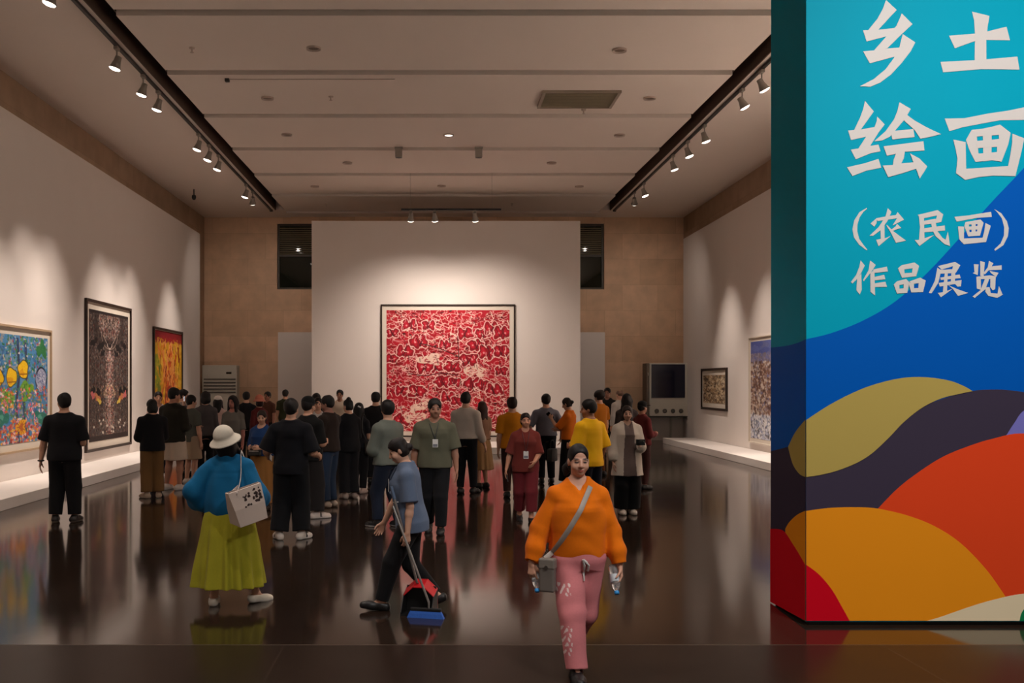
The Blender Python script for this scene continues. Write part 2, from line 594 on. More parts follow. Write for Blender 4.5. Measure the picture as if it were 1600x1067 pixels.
for u, v, n_ in ((912, 172, 'by the air vent'), (300, 75, 'above the left track'), (517, 151, 'in the second ceiling bay'), (510, 318, 'near the back wall'), (800, 318, 'above the centre wall')):
    d = (ZC - CAM_Z) * F_PX / (VY - v)
    p = pix(u, v, d)
    t = empty('sprinkler_head', (p.x, d, ZC), 0, 'small metal sprinkler head in the ceiling, %s' % n_, 'sprinkler', 'ceiling sprinklers')
    MB().lathe([(.05, .02), (.05, -.012), (.018, -.02), (.014, -.07)], 14).build('flange', M_DL, t)
    MB().lathe([(.034, -.075), (.034, -.082), (.006, -.084)], 14).build('deflector', M_DL, t)
# vent grille
t = empty('air_vent', (2.95, 20.95, ZC), 0, 'rectangular dark slatted air vent in the ceiling', 'vent')
vb = MB()
for a in ((-.78, .78, -.60, -.54), (-.78, .78, .54, .60), (-.78, -.72, -.54, .54), (.72, .78, -.54, .54)):
    vb.box(a[0], a[1], a[2], a[3], -.05, .01)
vb.build('frame', mat('vent_frame', (150, 134, 118), 0.5, noise=0.04), t)
vb = MB()
for k in range(18):
    vb.box(-.72, .72, -.025, .025, -.004, .004, M=Matrix.Translation((0, -.51 + k * .06, -.028)) @ Matrix.Rotation(R_(35), 4, 'X'))
vb.build('slats', mat('vent_slats', (170, 156, 130), 0.5, noise=0.04), t)
MB().box(-.72, .72, -.54, .54, -.008, .0).build('duct_cover', M_SLOT, t)
# hanging camera and a small sensor box
p = pix(303, 306, 30.7)
t = empty('security_camera', (p.x, 30.7, ZC), 0, 'small black camera hanging from the left ceiling', 'camera')
top = ZC - p.z
MB().cyl((0, 0, 0), (0, 0, -top + .02), .018, n=10).build('drop_pole', M_BLACK, t)
MB().lathe([(.02, .03), (.06, .01), (.065, -.05), (.05, -.10), (.02, -.12)], 16, c=(0, 0, -top)).build('housing', M_BLACK, t, smooth=True)
d = (ZC - CAM_Z) * F_PX / (VY - 122)
p = pix(355, 122, d)
t = empty('ceiling_sensor', (p.x, d, ZC), 0, 'tiny black sensor box with a cable along the ceiling joint', 'sensor')
MB().box(-.04, .04, -.05, .05, -.07, -.0).build('housing', M_BLACK, t, bevel=.006)
MB().box(.04, 3.2, -.008, .008, -.03, -.018).build('cable', M_DL, t)


# ------------------------------------------------------------------ painted canvases
class Img:
    def __init__(s, w, h, col):
        s.w, s.h = w, h
        s.a = np.ones((h, w, 3), np.float32) * np.array(col, np.float32)
        s.rng = np.random.RandomState(w * 7 + h)

    def _win(s, x0, x1, y0, y1):
        x0, x1 = max(0, int(x0)), min(s.w, int(x1) + 2)
        y0, y1 = max(0, int(y0)), min(s.h, int(y1) + 2)
        if x0 >= x1 or y0 >= y1:
            return None
        X, Y = np.meshgrid(np.arange(x0, x1) + .5, np.arange(y0, y1) + .5)
        return x0, x1, y0, y1, X, Y

    def ell(s, cx, cy, rx, ry, col, rot=0.0, wob=0.0):
        R = max(rx, ry) * (1 + wob)
        w = s._win(cx - R, cx + R, cy - R, cy + R)
        if w is None:
            return
        x0, x1, y0, y1, X, Y = w
        c, n = math.cos(rot), math.sin(rot)
        px, py = (X - cx) * c + (Y - cy) * n, -(X - cx) * n + (Y - cy) * c
        q = np.sqrt((px / rx) ** 2 + (py / ry) ** 2)
        if wob:
            th = np.arctan2(py, px)
            q = q / (1 + wob * np.sin(th * 3 + cx) + wob * .6 * np.sin(th * 5 + cy))
        al = np.clip((1 - q) * min(rx, ry) + .5, 0, 1)[..., None]
        s.a[y0:y1, x0:x1] = s.a[y0:y1, x0:x1] * (1 - al) + al * np.array(col, np.float32)

    def line(s, pts, wd, col):
        for (ax, ay), (bx, by) in zip(pts[:-1], pts[1:]):
            w = s._win(min(ax, bx) - wd, max(ax, bx) + wd, min(ay, by) - wd, max(ay, by) + wd)
            if w is None:
                continue
            x0, x1, y0, y1, X, Y = w
            L = (bx - ax) ** 2 + (by - ay) ** 2 + 1e-6
            t = np.clip(((X - ax) * (bx - ax) + (Y - ay) * (by - ay)) / L, 0, 1)
            dd = np.hypot(X - ax - t * (bx - ax), Y - ay - t * (by - ay))
            al = np.clip(wd / 2 - dd + .5, 0, 1)[..., None]
            s.a[y0:y1, x0:x1] = s.a[y0:y1, x0:x1] * (1 - al) + al * np.array(col, np.float32)

    def rect(s, x0, x1, y0, y1, col):
        s.a[max(0, int(y0)):int(y1), max(0, int(x0)):int(x1)] = col

    def grain(s, amp):
        s.a += s.rng.uniform(-amp, amp, s.a.shape[:2])[..., None]


def lin_arr(a):
    a = np.clip(a, 0, 255) / 255.0
    return np.where(a <= 0.04045, a / 12.92, ((a + 0.055) / 1.055) ** 2.4)


def canvas(img, o_, ux, uy, nrm, w, h, name, parent, m):
    """A colour grid; origin top-left o_, ux along width, uy down."""
    W, H = img.w, img.h
    gx, gy = np.meshgrid(np.linspace(0, 1, W), np.linspace(0, 1, H))
    V = np.array(o_)[None, None] + gx[..., None] * np.array(ux) * w + gy[..., None] * np.array(uy) * h
    V = V.reshape(-1, 3)
    idx = np.arange(W * H).reshape(H, W)
    Q = np.stack([idx[:-1, :-1], idx[1:, :-1], idx[1:, 1:], idx[:-1, 1:]], -1).reshape(-1, 4)
    a, b_, c = V[Q[0, 0]], V[Q[0, 1]], V[Q[0, 2]]
    if np.dot(np.cross(b_ - a, c - b_), nrm) < 0:
        Q = Q[:, ::-1]
    me = np_mesh(name, V, Q, lin_arr(img.a).reshape(-1, 3), smooth=False)
    return link_mesh(name, me, m, parent)


M_CANVAS = attr_mat('painted_canvas', 0.6, 0.3, noise=0.03, scale=30)
M_MOUNT = mat('cream_mount_board', (214, 202, 186), 0.7, noise=0.02)
M_FRAME_D = mat('dark_wood_frame', (44, 28, 20), 0.4, noise=0.15, scale=20)
M_FRAME_L = mat('pale_wood_frame', (176, 150, 120), 0.5, noise=0.1, scale=20)


def picture(img, plane, a0, a1, z0, z1, fw, mount, fm, label, depth=.06):
    """plane: ('y', Y) front wall, ('L', x) left wall facing +x, ('R', x) right wall facing -x.
    a0..a1 along the wall from the viewer's left to right."""
    k, c = plane
    if k == 'y':
        org, ux, n = Vector((a0, c, z1)), Vector((1, 0, 0)), Vector((0, -1, 0))
    elif k == 'L':
        org, ux, n = Vector((c, a0, z1)), Vector((0, 1, 0)), Vector((1, 0, 0))
    else:
        org, ux, n = Vector((c, a0, z1)), Vector((0, -1, 0)), Vector((-1, 0, 0))
    dn = Vector((0, 0, -1))
    w, h = abs(a1 - a0), z1 - z0
    root = empty('framed_painting', org + ux * w / 2 + dn * h, 0, label, 'painting')
    off = -Vector(root.location)

    def P(s, t, d):
        return org + ux * s + dn * t + n * d + off

    def slab(b, s0, s1, t0, t1, d0, d1):
        vs = [P(s, t, d) for d in (d0, d1) for t in (t0, t1) for s in (s0, s1)]
        b._add(vs, [(0, 1, 3, 2), (4, 6, 7, 5), (0, 4, 5, 1), (2, 3, 7, 6), (0, 2, 6, 4), (1, 5, 7, 3)])
    fb = MB()
    slab(fb, 0, w, 0, fw, .003, depth)
    slab(fb, 0, w, h - fw, h, .003, depth)
    slab(fb, 0, fw, fw, h - fw, .003, depth)
    slab(fb, w - fw, w, fw, h - fw, .003, depth)
    fb.build('frame', fm, root)
    mb_ = MB()
    slab(mb_, fw, w - fw, fw, h - fw, .003, depth * .4)
    mb_.build('mount_board', M_MOUNT, root)
    i = fw + mount
    canvas(img, P(i, i, depth * .4 + .006), ux, dn, n, w - 2 * i, h - 2 * i, 'canvas', root, M_CANVAS)
    return root


def art_red():
    S = 320
    g = Img(S, S, (168, 16, 36))
    r = random.Random(5)
    reds = [(160, 10, 28), (172, 14, 32), (136, 6, 20), (182, 22, 40), (150, 8, 24)]
    pale = [(238, 204, 190), (230, 176, 168), (240, 214, 194), (222, 150, 148)]
    for k in range(760):
        x, y = r.uniform(0, S), r.uniform(0, S)
        rx, ry, ro = r.uniform(6, 15), r.uniform(3.5, 7), r.uniform(-.4, .4)
        g.ell(x, y, rx + 1.25, ry + 1.25, r.choice(pale), ro, .28)
        g.ell(x, y, rx, ry, r.choice(reds), ro, .28)
        if r.random() < .45:
            g.ell(x + r.uniform(-4, 4), y + r.uniform(-2, 2), r.uniform(2, 5), r.uniform(1, 2), r.choice([(96, 8, 20), (60, 14, 18)]), ro)
    fl = [(205, 62), (152, 92), (250, 62), (275, 48), (232, 92), (262, 112), (300, 108), (48, 110), (14, 128), (84, 84), (130, 150), (100, 150), (172, 150), (214, 130),
          (146, 188), (178, 190), (222, 196), (252, 198), (298, 160), (280, 212), (40, 212), (160, 230), (184, 240), (290, 292), (40, 290), (80, 215), (60, 40), (110, 40), (300, 60), (16, 60)]
    for (x, y) in fl:
        R = r.uniform(11, 17)
        for dx in (-R * .6, R * .6):
            g.ell(x + dx, y, R * .8 + 2.2, R + 2.2, (236, 200, 188), 0, .16)
        for dx in (-R * .6, R * .6):
            g.ell(x + dx, y, R * .8, R, (140, 8, 26), 0, .2)
            g.ell(x + dx, y - 1, R * .45, R * .6, (182, 16, 40), 0, .25)
            g.ell(x + dx * .9, y + 1, R * .16, R * .16, (226, 140, 140))
        for q in range(3):
            g.line([(x + r.uniform(-R, R), y - R * .7), (x + r.uniform(-R, R) * .4, y + R * .7)], 1.4, (70, 10, 20))
    for k in range(5):
        cx, cy = [(118, 130), (100, 250), (232, 160), (70, 280), (190, 290)][k]
        g.ell(cx, cy, 30, 14, (226, 188, 170), r.uniform(-.3, .3), .25)
        for q in range(26):
            x, y = cx + r.uniform(-26, 26), cy + r.uniform(-11, 11)
            g.line([(x, y), (x + r.uniform(3, 10), y + r.uniform(-5, 5))], 1.5, r.choice([(170, 20, 40), (120, 14, 28), (190, 40, 56)]))
    for k in range(300):
        x, y = r.uniform(0, S), r.uniform(0, S)
        pts = [(x, y)]
        v = r.random() < .35
        for q in range(r.randint(2, 4)):
            x += r.uniform(-3, 3) if v else r.uniform(2, 6)
            y += r.uniform(2, 6) if v else r.uniform(-4, 4)
            pts.append((x, y))
        g.line(pts, r.uniform(1.1, 2.0), r.choice(pale))
    for k in range(120):
        x, y = r.uniform(0, S), r.uniform(0, S)
        g.line([(x, y), (x + r.uniform(-3, 6), y + r.uniform(3, 14))], 1.3, r.choice([(48, 20, 20), (70, 16, 22), (52, 44, 28)]))
    g.line([(88, 88), (120, 96), (150, 106), (190, 124)], 2, (40, 22, 20))
    g.line([(60, 168), (100, 174), (140, 166), (186, 172)], 2, (60, 22, 22))
    g.line([(185, 70), (188, 130)], 2, (60, 22, 22))
    g.grain(10)
    return g


def art_garden():
    W, H_ = 340, 190
    g = Img(W, H_, (74, 132, 176))
    r = random.Random(9)
    for k in range(1100):
        x, y = r.uniform(0, W), r.uniform(0, H_)
        g.ell(x, y, r.uniform(1.5, 5), r.uniform(1.5, 5), r.choice([(70, 124, 176), (110, 140, 158), (70, 130, 110), (150, 150, 150), (60, 104, 150), (84, 120, 90)]), 0, .3)
    for x in (28, 92, 160, 245, 268):
        g.line([(x, 8), (x + 5, 70), (x - 4, 120), (x + 3, H_)], 7, (52, 62, 92))
    for k in range(520):   # foliage
        x, y = r.uniform(0, W), r.uniform(0, 75)
        g.ell(x, y, r.uniform(1, 3.2), r.uniform(1, 3.2), r.choice([(44, 112, 62), (90, 146, 70), (176, 170, 160), (60, 100, 80), (160, 70, 84), (46, 84, 140), (206, 190, 180)]), 0, .3)
    for x in (320, 130):
        g.ell(x, 22, 16, 14, (46, 116, 66), 0, .3)
    for (x, y) in ((40, 74), (118, 66), (190, 76), (228, 74), (262, 60)):
        g.ell(x, y, 16, 17, (38, 34, 30), 0, .08)
        g.ell(x, y, 14.5, 15.5, (230, 184, 24), 0, .08)
        g.ell(x - 4, y + 6, 8, 6, (214, 152, 22), .3, .2)
        g.line([(x - 13, y + 9), (x + 13, y + 8)], 2, (140, 90, 20))
    for (x, y) in ((318, 78), (72, 70)):
        g.ell(x, y, 19, 24, (30, 30, 46))
        g.ell(x, y + 1, 17, 22, (150, 156, 180), 0, .05)
        for q in range(70):
            g.ell(x + r.uniform(-12, 12), y + r.uniform(-17, 17), 1.5, 1.3, r.choice([(90, 96, 140), (200, 196, 206)]))
    for (x, y) in ((272, 98), (150, 104), (52, 108), (216, 112)):
        g.ell(x, y, 20, 17, (108, 156, 50), 0, .15)
        for q in range(24):
            g.ell(x + r.uniform(-15, 15), y + r.uniform(-12, 12), 2.4, 2, r.choice([(130, 176, 66), (70, 120, 50)]))
    for k in range(1500):
        y = 92 + (H_ - 92) * r.random() ** .85
        x = r.uniform(0, W)
        cs = [(206, 100, 128), (222, 150, 160), (210, 90, 50), (226, 150, 60), (180, 44, 54), (232, 206, 200), (60, 116, 100), (96, 124, 70), (76, 100, 160)]
        if y > 150:
            cs = [(200, 74, 44), (210, 100, 64), (216, 126, 136), (230, 170, 50), (150, 44, 40), (170, 70, 66), (232, 190, 180)]
        g.ell(x, y, r.uniform(1, 3.4), r.uniform(1, 3.4), r.choice(cs), 0, .3)
    for (x, y) in ((256, 162), (150, 160), (60, 164)):
        g.ell(x, y, 14, 13, (222, 158, 34), 0, .18)
        g.ell(x, y, 6, 7, (176, 90, 40), 0, .2)
        for q in range(12):
            a = q * .5236
            g.line([(x + 8 * math.cos(a), y + 8 * math.sin(a)), (x + 13 * math.cos(a), y + 12 * math.sin(a))], 1.4, (150, 76, 30))
    for (x, y) in ((318, 148), (100, 146), (204, 144)):
        g.ell(x, y, 17, 11, (48, 118, 104), .3, .25)
        g.ell(x - 4, y - 2, 7, 4, (90, 160, 140), .3, .2)
    g.grain(10)
    return g


def art_dark():
    S = 240
    h = S // 2
    g = Img(S, S, (60, 46, 42))
    r = random.Random(3)

    def both(f):
        f(0)
        f(1)
    for k in range(5200):
        x, y = r.uniform(0, h), r.uniform(0, S)
        q = abs(h - x) / h
        lightness = .55 + .6 * math.exp(-(q / .22) ** 2) * (y > 70) + .25 * math.sin(x * .52) ** 2
        if y < 60 and q < .75:
            lightness = .5 + .5 * (math.hypot(q, (y - 20) / 60) < .55)
        c = r.choice([(120, 104, 96), (150, 128, 116), (92, 72, 66), (56, 42, 40), (130, 98, 80), (104, 104, 108), (50, 36, 34), (176, 156, 140), (126, 60, 52)])
        if 138 < y < 160 and r.random() < .45:
            c = r.choice([(190, 150, 60), (170, 80, 84), (196, 160, 130), (210, 180, 150)])
        c = tuple(v * lightness for v in c)
        rx, ry, ro = r.uniform(.7, 1.9), r.uniform(.7, 2.8), r.uniform(-1, 1)
        g.ell(x, y, rx, ry, c, ro)
        g.ell(S - x, y, rx, ry, c, -ro)
    for x in (14, 34, 56, 78):
        for xx in (x, S - x):
            g.line([(xx, 60), (xx, S)], 1.6, (34, 26, 28))
            g.line([(xx + 2, 60), (xx + 2, S)], 1.2, (120, 106, 98))
    for (q, yy, wd, c) in ((30, 44, 4, (22, 17, 18)), (34, 40, 2, (160, 140, 126)), (22, 48, 3, (30, 22, 24)), (46, 42, 3, (30, 22, 24)), (50, 39, 1.6, (150, 130, 116)), (14, 60, 2.6, (180, 160, 146))):
        g.line([(h + q * math.cos(a), yy + q * .62 * math.sin(a)) for a in np.linspace(0, 3.1416, 18)], wd, c)
    for sx in (-1, 1):
        for (dx, y, rx, ry) in ((56, 66, 20, 7), (92, 60, 20, 6), (40, 78, 12, 5), (70, 150, 15, 7), (96, 146, 13, 6)):
            g.ell(h + sx * dx, y, rx, ry, (24, 18, 18), sx * .25, .2)
        g.ell(h + sx * 74, 160, 17, 6, (176, 110, 70), sx * -.3, .25)
        g.ell(h + sx * 98, 156, 12, 6, (186, 96, 96), sx * -.3, .25)
        g.ell(h + sx * 60, 168, 12, 4, (196, 170, 70), sx * -.3, .25)
        g.line([(h + sx * 8, 62), (h + sx * 14, 110), (h + sx * 10, 190), (h + sx * 18, S)], 1.8, (40, 30, 30))
    for k in range(500):
        g.ell(h + r.gauss(0, 11), r.uniform(78, 225), 1.2, 1.5, r.choice([(196, 176, 160), (150, 120, 104), (120, 110, 108), (170, 90, 80)]))
    for k in range(16):
        g.ell(r.uniform(20, S - 20), r.uniform(200, 226), 4, 2, (206, 196, 180), 0, .3)
    g.rect(0, S, 0, 6, (36, 26, 26))
    g.rect(0, S, S - 10, S, (44, 32, 30))
    g.grain(12)
    return g


def art_gold():
    g = Img(120, 150, (214, 158, 30))
    r = random.Random(4)
    for k in range(200):
        x, y = r.uniform(0, 120), r.uniform(0, 150)
        g.ell(x, y, r.uniform(3, 9), r.uniform(3, 9), r.choice([(222, 170, 34), (206, 146, 26), (226, 176, 60), (190, 140, 30)]), 0, .3)
    for k in range(130):
        x, y = r.gauss(66, 22), r.uniform(18, 140)
        c = r.choice([(216, 110, 30), (196, 70, 26), (226, 130, 50), (150, 40, 20), (230, 150, 70)])
        pts = [(x, y)]
        for q in range(4):
            x += r.uniform(-5, 5)
            y += r.uniform(2, 8)
            pts.append((x, y))
        g.line(pts, r.uniform(2, 5), c)
        g.ell(pts[0][0], pts[0][1] - 3, 3.2, 3.4, (226, 150, 80))
    for k in range(70):
        x, y = r.gauss(66, 24), r.uniform(15, 140)
        g.line([(x, y), (x + r.uniform(-4, 4), y + r.uniform(3, 9))], 1.3, r.choice([(90, 24, 14), (120, 40, 20)]))
    for k in range(26):
        g.ell(r.uniform(4, 24), r.uniform(40, 130), 4, 7, r.choice([(140, 150, 40), (170, 160, 40), (110, 120, 40)]), 0, .3)
    g.rect(0, 120, 0, 11, (130, 22, 30))
    for k in range(40):
        g.ell(r.uniform(0, 120), r.uniform(9, 16), 3, 3, (150, 30, 34), 0, .3)
    for k in range(70):
        g.ell(r.uniform(20, 110), r.uniform(126, 150), 4, 4, r.choice([(196, 60, 70), (206, 96, 100), (220, 120, 40)]), 0, .3)
    g.grain(8)
    return g


def art_sepia():
    g = Img(90, 90, (190, 164, 128))
    r = random.Random(8)
    for k in range(420):
        x, y = r.uniform(0, 90), r.uniform(0, 90)
        g.ell(x, y, r.uniform(1, 5), r.uniform(1, 5), r.choice([(120, 92, 66), (206, 184, 150), (158, 126, 92), (86, 66, 50), (214, 196, 166), (140, 120, 100)]), r.uniform(0, 2), .3)
    for k in range(90):
        x, y = r.uniform(0, 90), r.uniform(0, 90)
        g.line([(x, y), (x + r.uniform(-8, 8), y + r.uniform(-8, 8))], 1.2, r.choice([(70, 52, 40), (100, 80, 60)]))
    g.grain(8)
    return g


def art_valley():
    g = Img(150, 150, (84, 92, 150))
    r = random.Random(12)
    for k in range(150):
        g.ell(r.uniform(0, 150), r.uniform(0, 20), 12, 4, r.choice([(78, 88, 150), (92, 102, 160), (100, 106, 150)]), 0, .2)
    for k in range(5000):
        y = 20 + 130 * r.random()
        x = r.uniform(0, 150)
        if y < 32:
            cs = [(110, 110, 150), (140, 130, 150), (120, 110, 120)]
        elif y > 112:
            cs = [(206, 202, 206), (176, 178, 196), (130, 136, 150), (90, 84, 90), (226, 222, 220)]
        else:
            cs = [(186, 160, 140), (140, 104, 86), (110, 76, 62), (206, 190, 176), (90, 64, 56), (150, 136, 140)]
        g.ell(x, y, r.uniform(1, 3.6), r.uniform(1, 2.6), r.choice(cs), r.uniform(-.7, .7))
    for k in range(60):
        x, y = r.uniform(0, 150), r.uniform(112, 150)
        g.line([(x, y), (x + r.uniform(-9, 9), y - r.uniform(3, 9))], 1.6, (226, 222, 218))
    g.grain(8)
    return g


picture(art_red(), ('y', 31.0), -1.61, 2.46, .32, 4.33, .045, .13, M_FRAME_D, 'large square red floral painting on the centre wall')
picture(art_garden(), ('L', -7.7), 14.9, 20.5, .66, 2.99, .04, .13, M_FRAME_L, 'wide colourful garden painting at the left edge, pale frame')
picture(art_dark(), ('L', -7.7), 22.55, 25.9, .40, 3.82, .06, .16, M_FRAME_D, 'tall dark brown patterned painting on the left wall')
picture(art_gold(), ('L', -7.7), 28.0, 31.2, .55, 3.50, .06, .02, M_FRAME_D, 'yellow and orange painting at the far end of the left wall')
picture(art_sepia(), ('R', 8.5), 32.4, 29.6, 1.13, 2.40, .07, .14, M_FRAME_D, 'small sepia painting in a dark frame on the right wall')
picture(art_valley(), ('R', 8.5), 27.5, 23.4, .36, 3.17, .03, .10, M_MOUNT, 'blue sky village painting half hidden by the title wall')

# ------------------------------------------------------------------ air conditioner and wall unit at the back
M_AC = mat('grey_white_enamel', (196, 190, 176), 0.5, noise=0.03)
M_ACD = mat('dark_grille', (86, 80, 72), 0.5, noise=0.05)
t = empty('floor_air_conditioner', (-7.25, 34.9, 0), 0, 'grey white cabinet air conditioner against the stone, far left corner', 'air conditioner')
MB().box(-.60, .58, -.25, .25, 0, 2.56).build('cabinet', M_AC, t, bevel=.03)
gb = MB()
for k in range(5):
    gb.box(-.54, .54, -.272, -.251, 1.62 + k * .11, 1.665 + k * .11)
gb.build('grille', M_ACD, t)
MB().box(.22, .40, -.262, -.251, 2.26, 2.33).build('display', mat('black_display', (20, 20, 24), .2, noise=.02), t)
MB().box(-.55, .53, -.262, -.251, .15, 1.45).build('lower_panel', M_AC, t, bevel=.006)
t = empty('wall_unit', (7.95, 34.55, 0), 0, 'wall mounted cabinet with a dark blue glass panel, far right corner', 'cabinet')
MB().box(-.72, .55, -.22, .60, .84, 2.62).build('cabinet', M_AC, t, bevel=.02)
MB().box(-.66, .46, -.245, -.221, 1.46, 2.58).build('glass_panel', mat('navy_glass', (12, 16, 40), .12, noise=.03, spec=.6), t, bevel=.004)
for k in range(4):
    MB().lathe([(.07, 0), (.075, .02), (.06, .03), (.01, .03)], 18, M=Matrix.Translation((-.48 + k * .27, -.22, 1.02)) @ Matrix.Rotation(R_(90), 4, 'X')).build('dial', M_ACD, t)
MB().box(-.74, .57, -.24, .60, .80, .84).build('base_rail', M_BLACK, t)
MB().box(-.79, -.72, -.1, .60, 0, 2.62).build('side_post', mat('side_post_grey', (112, 98, 84), .6, noise=.04), t)
MB().box(.10, .16, .30, .40, 0, .80).build('drain_pipe', M_AC, t)
MB().box(-.72, .57, .40, .60, 0, .80).build('back_panel', M_WHITE, t)
MB().box(-.745, -.72, -.16, -.10, 2.2, 2.3).build('latch', M_AC, t)

# ------------------------------------------------------------------ painted title wall on the right
DF, PX0, PX1, DB, PH = 8.15, 2.963, 6.6, 9.0, 6.3
sign = empty('title_wall', ((PX0 + PX1) / 2, (DF + DB) / 2, 0), 0, 'painted title wall with white Chinese lettering on teal and blue', 'display wall')
so = Vector(sign.location)


def pm(name, c):
    return mat(name, c, 0.55, noise=0.02, scale=2, spec=0.05)


P_TEAL, P_BLUE = pm('print_teal', (0, 150, 176)), pm('print_blue', (0, 82, 170))
MB().box(PX0 - so.x, PX1 - so.x, DF - so.y, DB - so.y, 0.03, PH).build('wall_body', P_TEAL, sign)
MB().box(PX0 + .03 - so.x, PX1 - .03 - so.x, DF + .03 - so.y, DB - .03 - so.y, 0, .03).build('plinth', M_BLACK, sign)


def fpt(u, v, off):
    p = pix(u, v, DF)
    return (p.x - so.x, DF - off - so.y, p.z - so.z)


def spt(u, v, off):
    d = min(max(PX0 * F_PX / (u - VX), DF), DB)
    return (PX0 - off - so.x, d - so.y, CAM_Z - (v - VY) / F_PX * d - so.z)


def smooth(pts, n=8):
    """Catmull-Rom through an open list of points."""
    out = []
    P = [pts[0]] + list(pts) + [pts[-1]]
    for i in range(1, len(P) - 2):
        for k in range(n):
            t = k / n
            out.append(tuple(.5 * (2 * P[i][q] + (P[i + 1][q] - P[i - 1][q]) * t + (2 * P[i - 1][q] - 5 * P[i][q] + 4 * P[i + 1][q] - P[i + 2][q]) * t * t
                                   + (3 * P[i][q] - P[i - 1][q] - 3 * P[i + 1][q] + P[i + 2][q]) * t ** 3) for q in (0, 1)))
    out.append(tuple(pts[-1]))
    return out


E = 1.0e-3
FL, SLU = 1259.3, 1204.6   # front-left edge and side far edge on the photograph
BOT_F, BOT_S = 969.5, 940.0


def shape(name, colour, face, side, layer):
    m = pm('print_' + name, colour)
    b = MB()
    if face:
        b.poly([fpt(u, v, E * (layer + 1)) for u, v in face], (0, -1, 0), E * .9 * 0 + .0008)
    if side:
        b.poly([spt(u, v, E * (layer + 1)) for u, v in side], (-1, 0, 0), .0008)
    b.build('printed_' + name, m, sign)


RU = 1369 + (PX1 - 3.52) / 8.15 * 1600 * 0 + 1369 * 0
RU = VX + PX1 / DF * F_PX - 1     # right edge of the wall in the same frame
shape('blue_field', (0, 82, 170),
      smooth([(FL, 530), (1300, 520), (1350, 500), (1400, 470), (1450, 425), (1500, 371), (1550, 315), (1600, 262), (1700, 150), (1800, 60), (RU, 0)]) + [(RU, BOT_F), (FL, BOT_F)],
      smooth([(FL, 530), (1248, 535), (1230, 540), (SLU, 543)]) + [(SLU, BOT_S), (FL, BOT_F)], 0)
shape('plum_hill', (58, 50, 66),
      smooth([(FL, 690), (1290, 680), (1400, 650), (1470, 624), (1519, 611), (1550, 608.5), (1580, 610), (1620, 618), (1700, 650), (RU, 760)]) + [(RU, BOT_F), (FL, BOT_F)],
      [(FL, 690), (1232, 698), (SLU, 705), (SLU, BOT_S), (FL, BOT_F)], 1)
shape('lavender_hill', (112, 108, 178),
      smooth([(1572, 680), (1585, 660), (1600, 641), (1640, 620), (1720, 640), (RU, 720)]) + [(RU, 800), (1600, 700)], None, 2)
shape('red_orange_hill', (214, 66, 30),
      smooth([(1369, 797), (1400, 765), (1430, 741), (1470, 715), (1510, 698), (1550, 685.5), (1600, 677), (1680, 690), (1780, 760), (RU, 900)]) + [(RU, BOT_F), (1369, BOT_F)], None, 3)
shape('orange_hill', (224, 138, 24),
      smooth([(FL, 798), (1300, 793), (1350, 792.5), (1380, 796), (1420, 806), (1460, 822), (1500, 848), (1540, 889), (1570, 931)]) + [(1570, BOT_F), (FL, BOT_F)],
      smooth([(FL, 798), (1247, 804), (1235, 815), (1228, 826)]) + [(1228, BOT_S + 13), (FL, BOT_F)], 4)
shape('olive_leaf', (170, 148, 78),
      smooth([(FL, 656), (1300, 630), (1350, 606), (1400, 592), (1440, 589), (1480, 594), (1505, 603), (1519, 611)]) +
      smooth([(1519, 611), (1500, 615), (1470, 622.5), (1440, 637), (1412, 659), (1388, 684), (1362, 708), (1338, 723), (1308, 735), (1280, 742), (FL, 745)])[1:],
      smooth([(FL, 745), (1250, 740), (1240, 725), (1232.5, 698)]) + smooth([(1232.5, 698), (1244, 675), (FL, 656)])[1:], 5)
shape('red_hill', (196, 8, 30),
      smooth([(FL, 882), (1280, 898), (1300, 922), (1315, 948), (1327, BOT_F)]) + [(FL, BOT_F)],
      smooth([(FL, 882), (1249, 864), (1240, 850), (1225, 829), (SLU, 826)]) + [(SLU, BOT_S), (FL, BOT_F)], 6)
shape('cream_hill', (220, 202, 168),
      smooth([(1448, BOT_F), (1470, 963), (1510, 949), (1550, 937), (1600, 927), (1680, 924), (1780, 940)]) + [(1830, BOT_F)], None, 7)
shape('green_hill', (20, 120, 70), smooth([(1592, BOT_F), (1600, 950), (1640, 915), (1700, 905)]) + [(RU, 930), (RU, BOT_F)], None, 8)

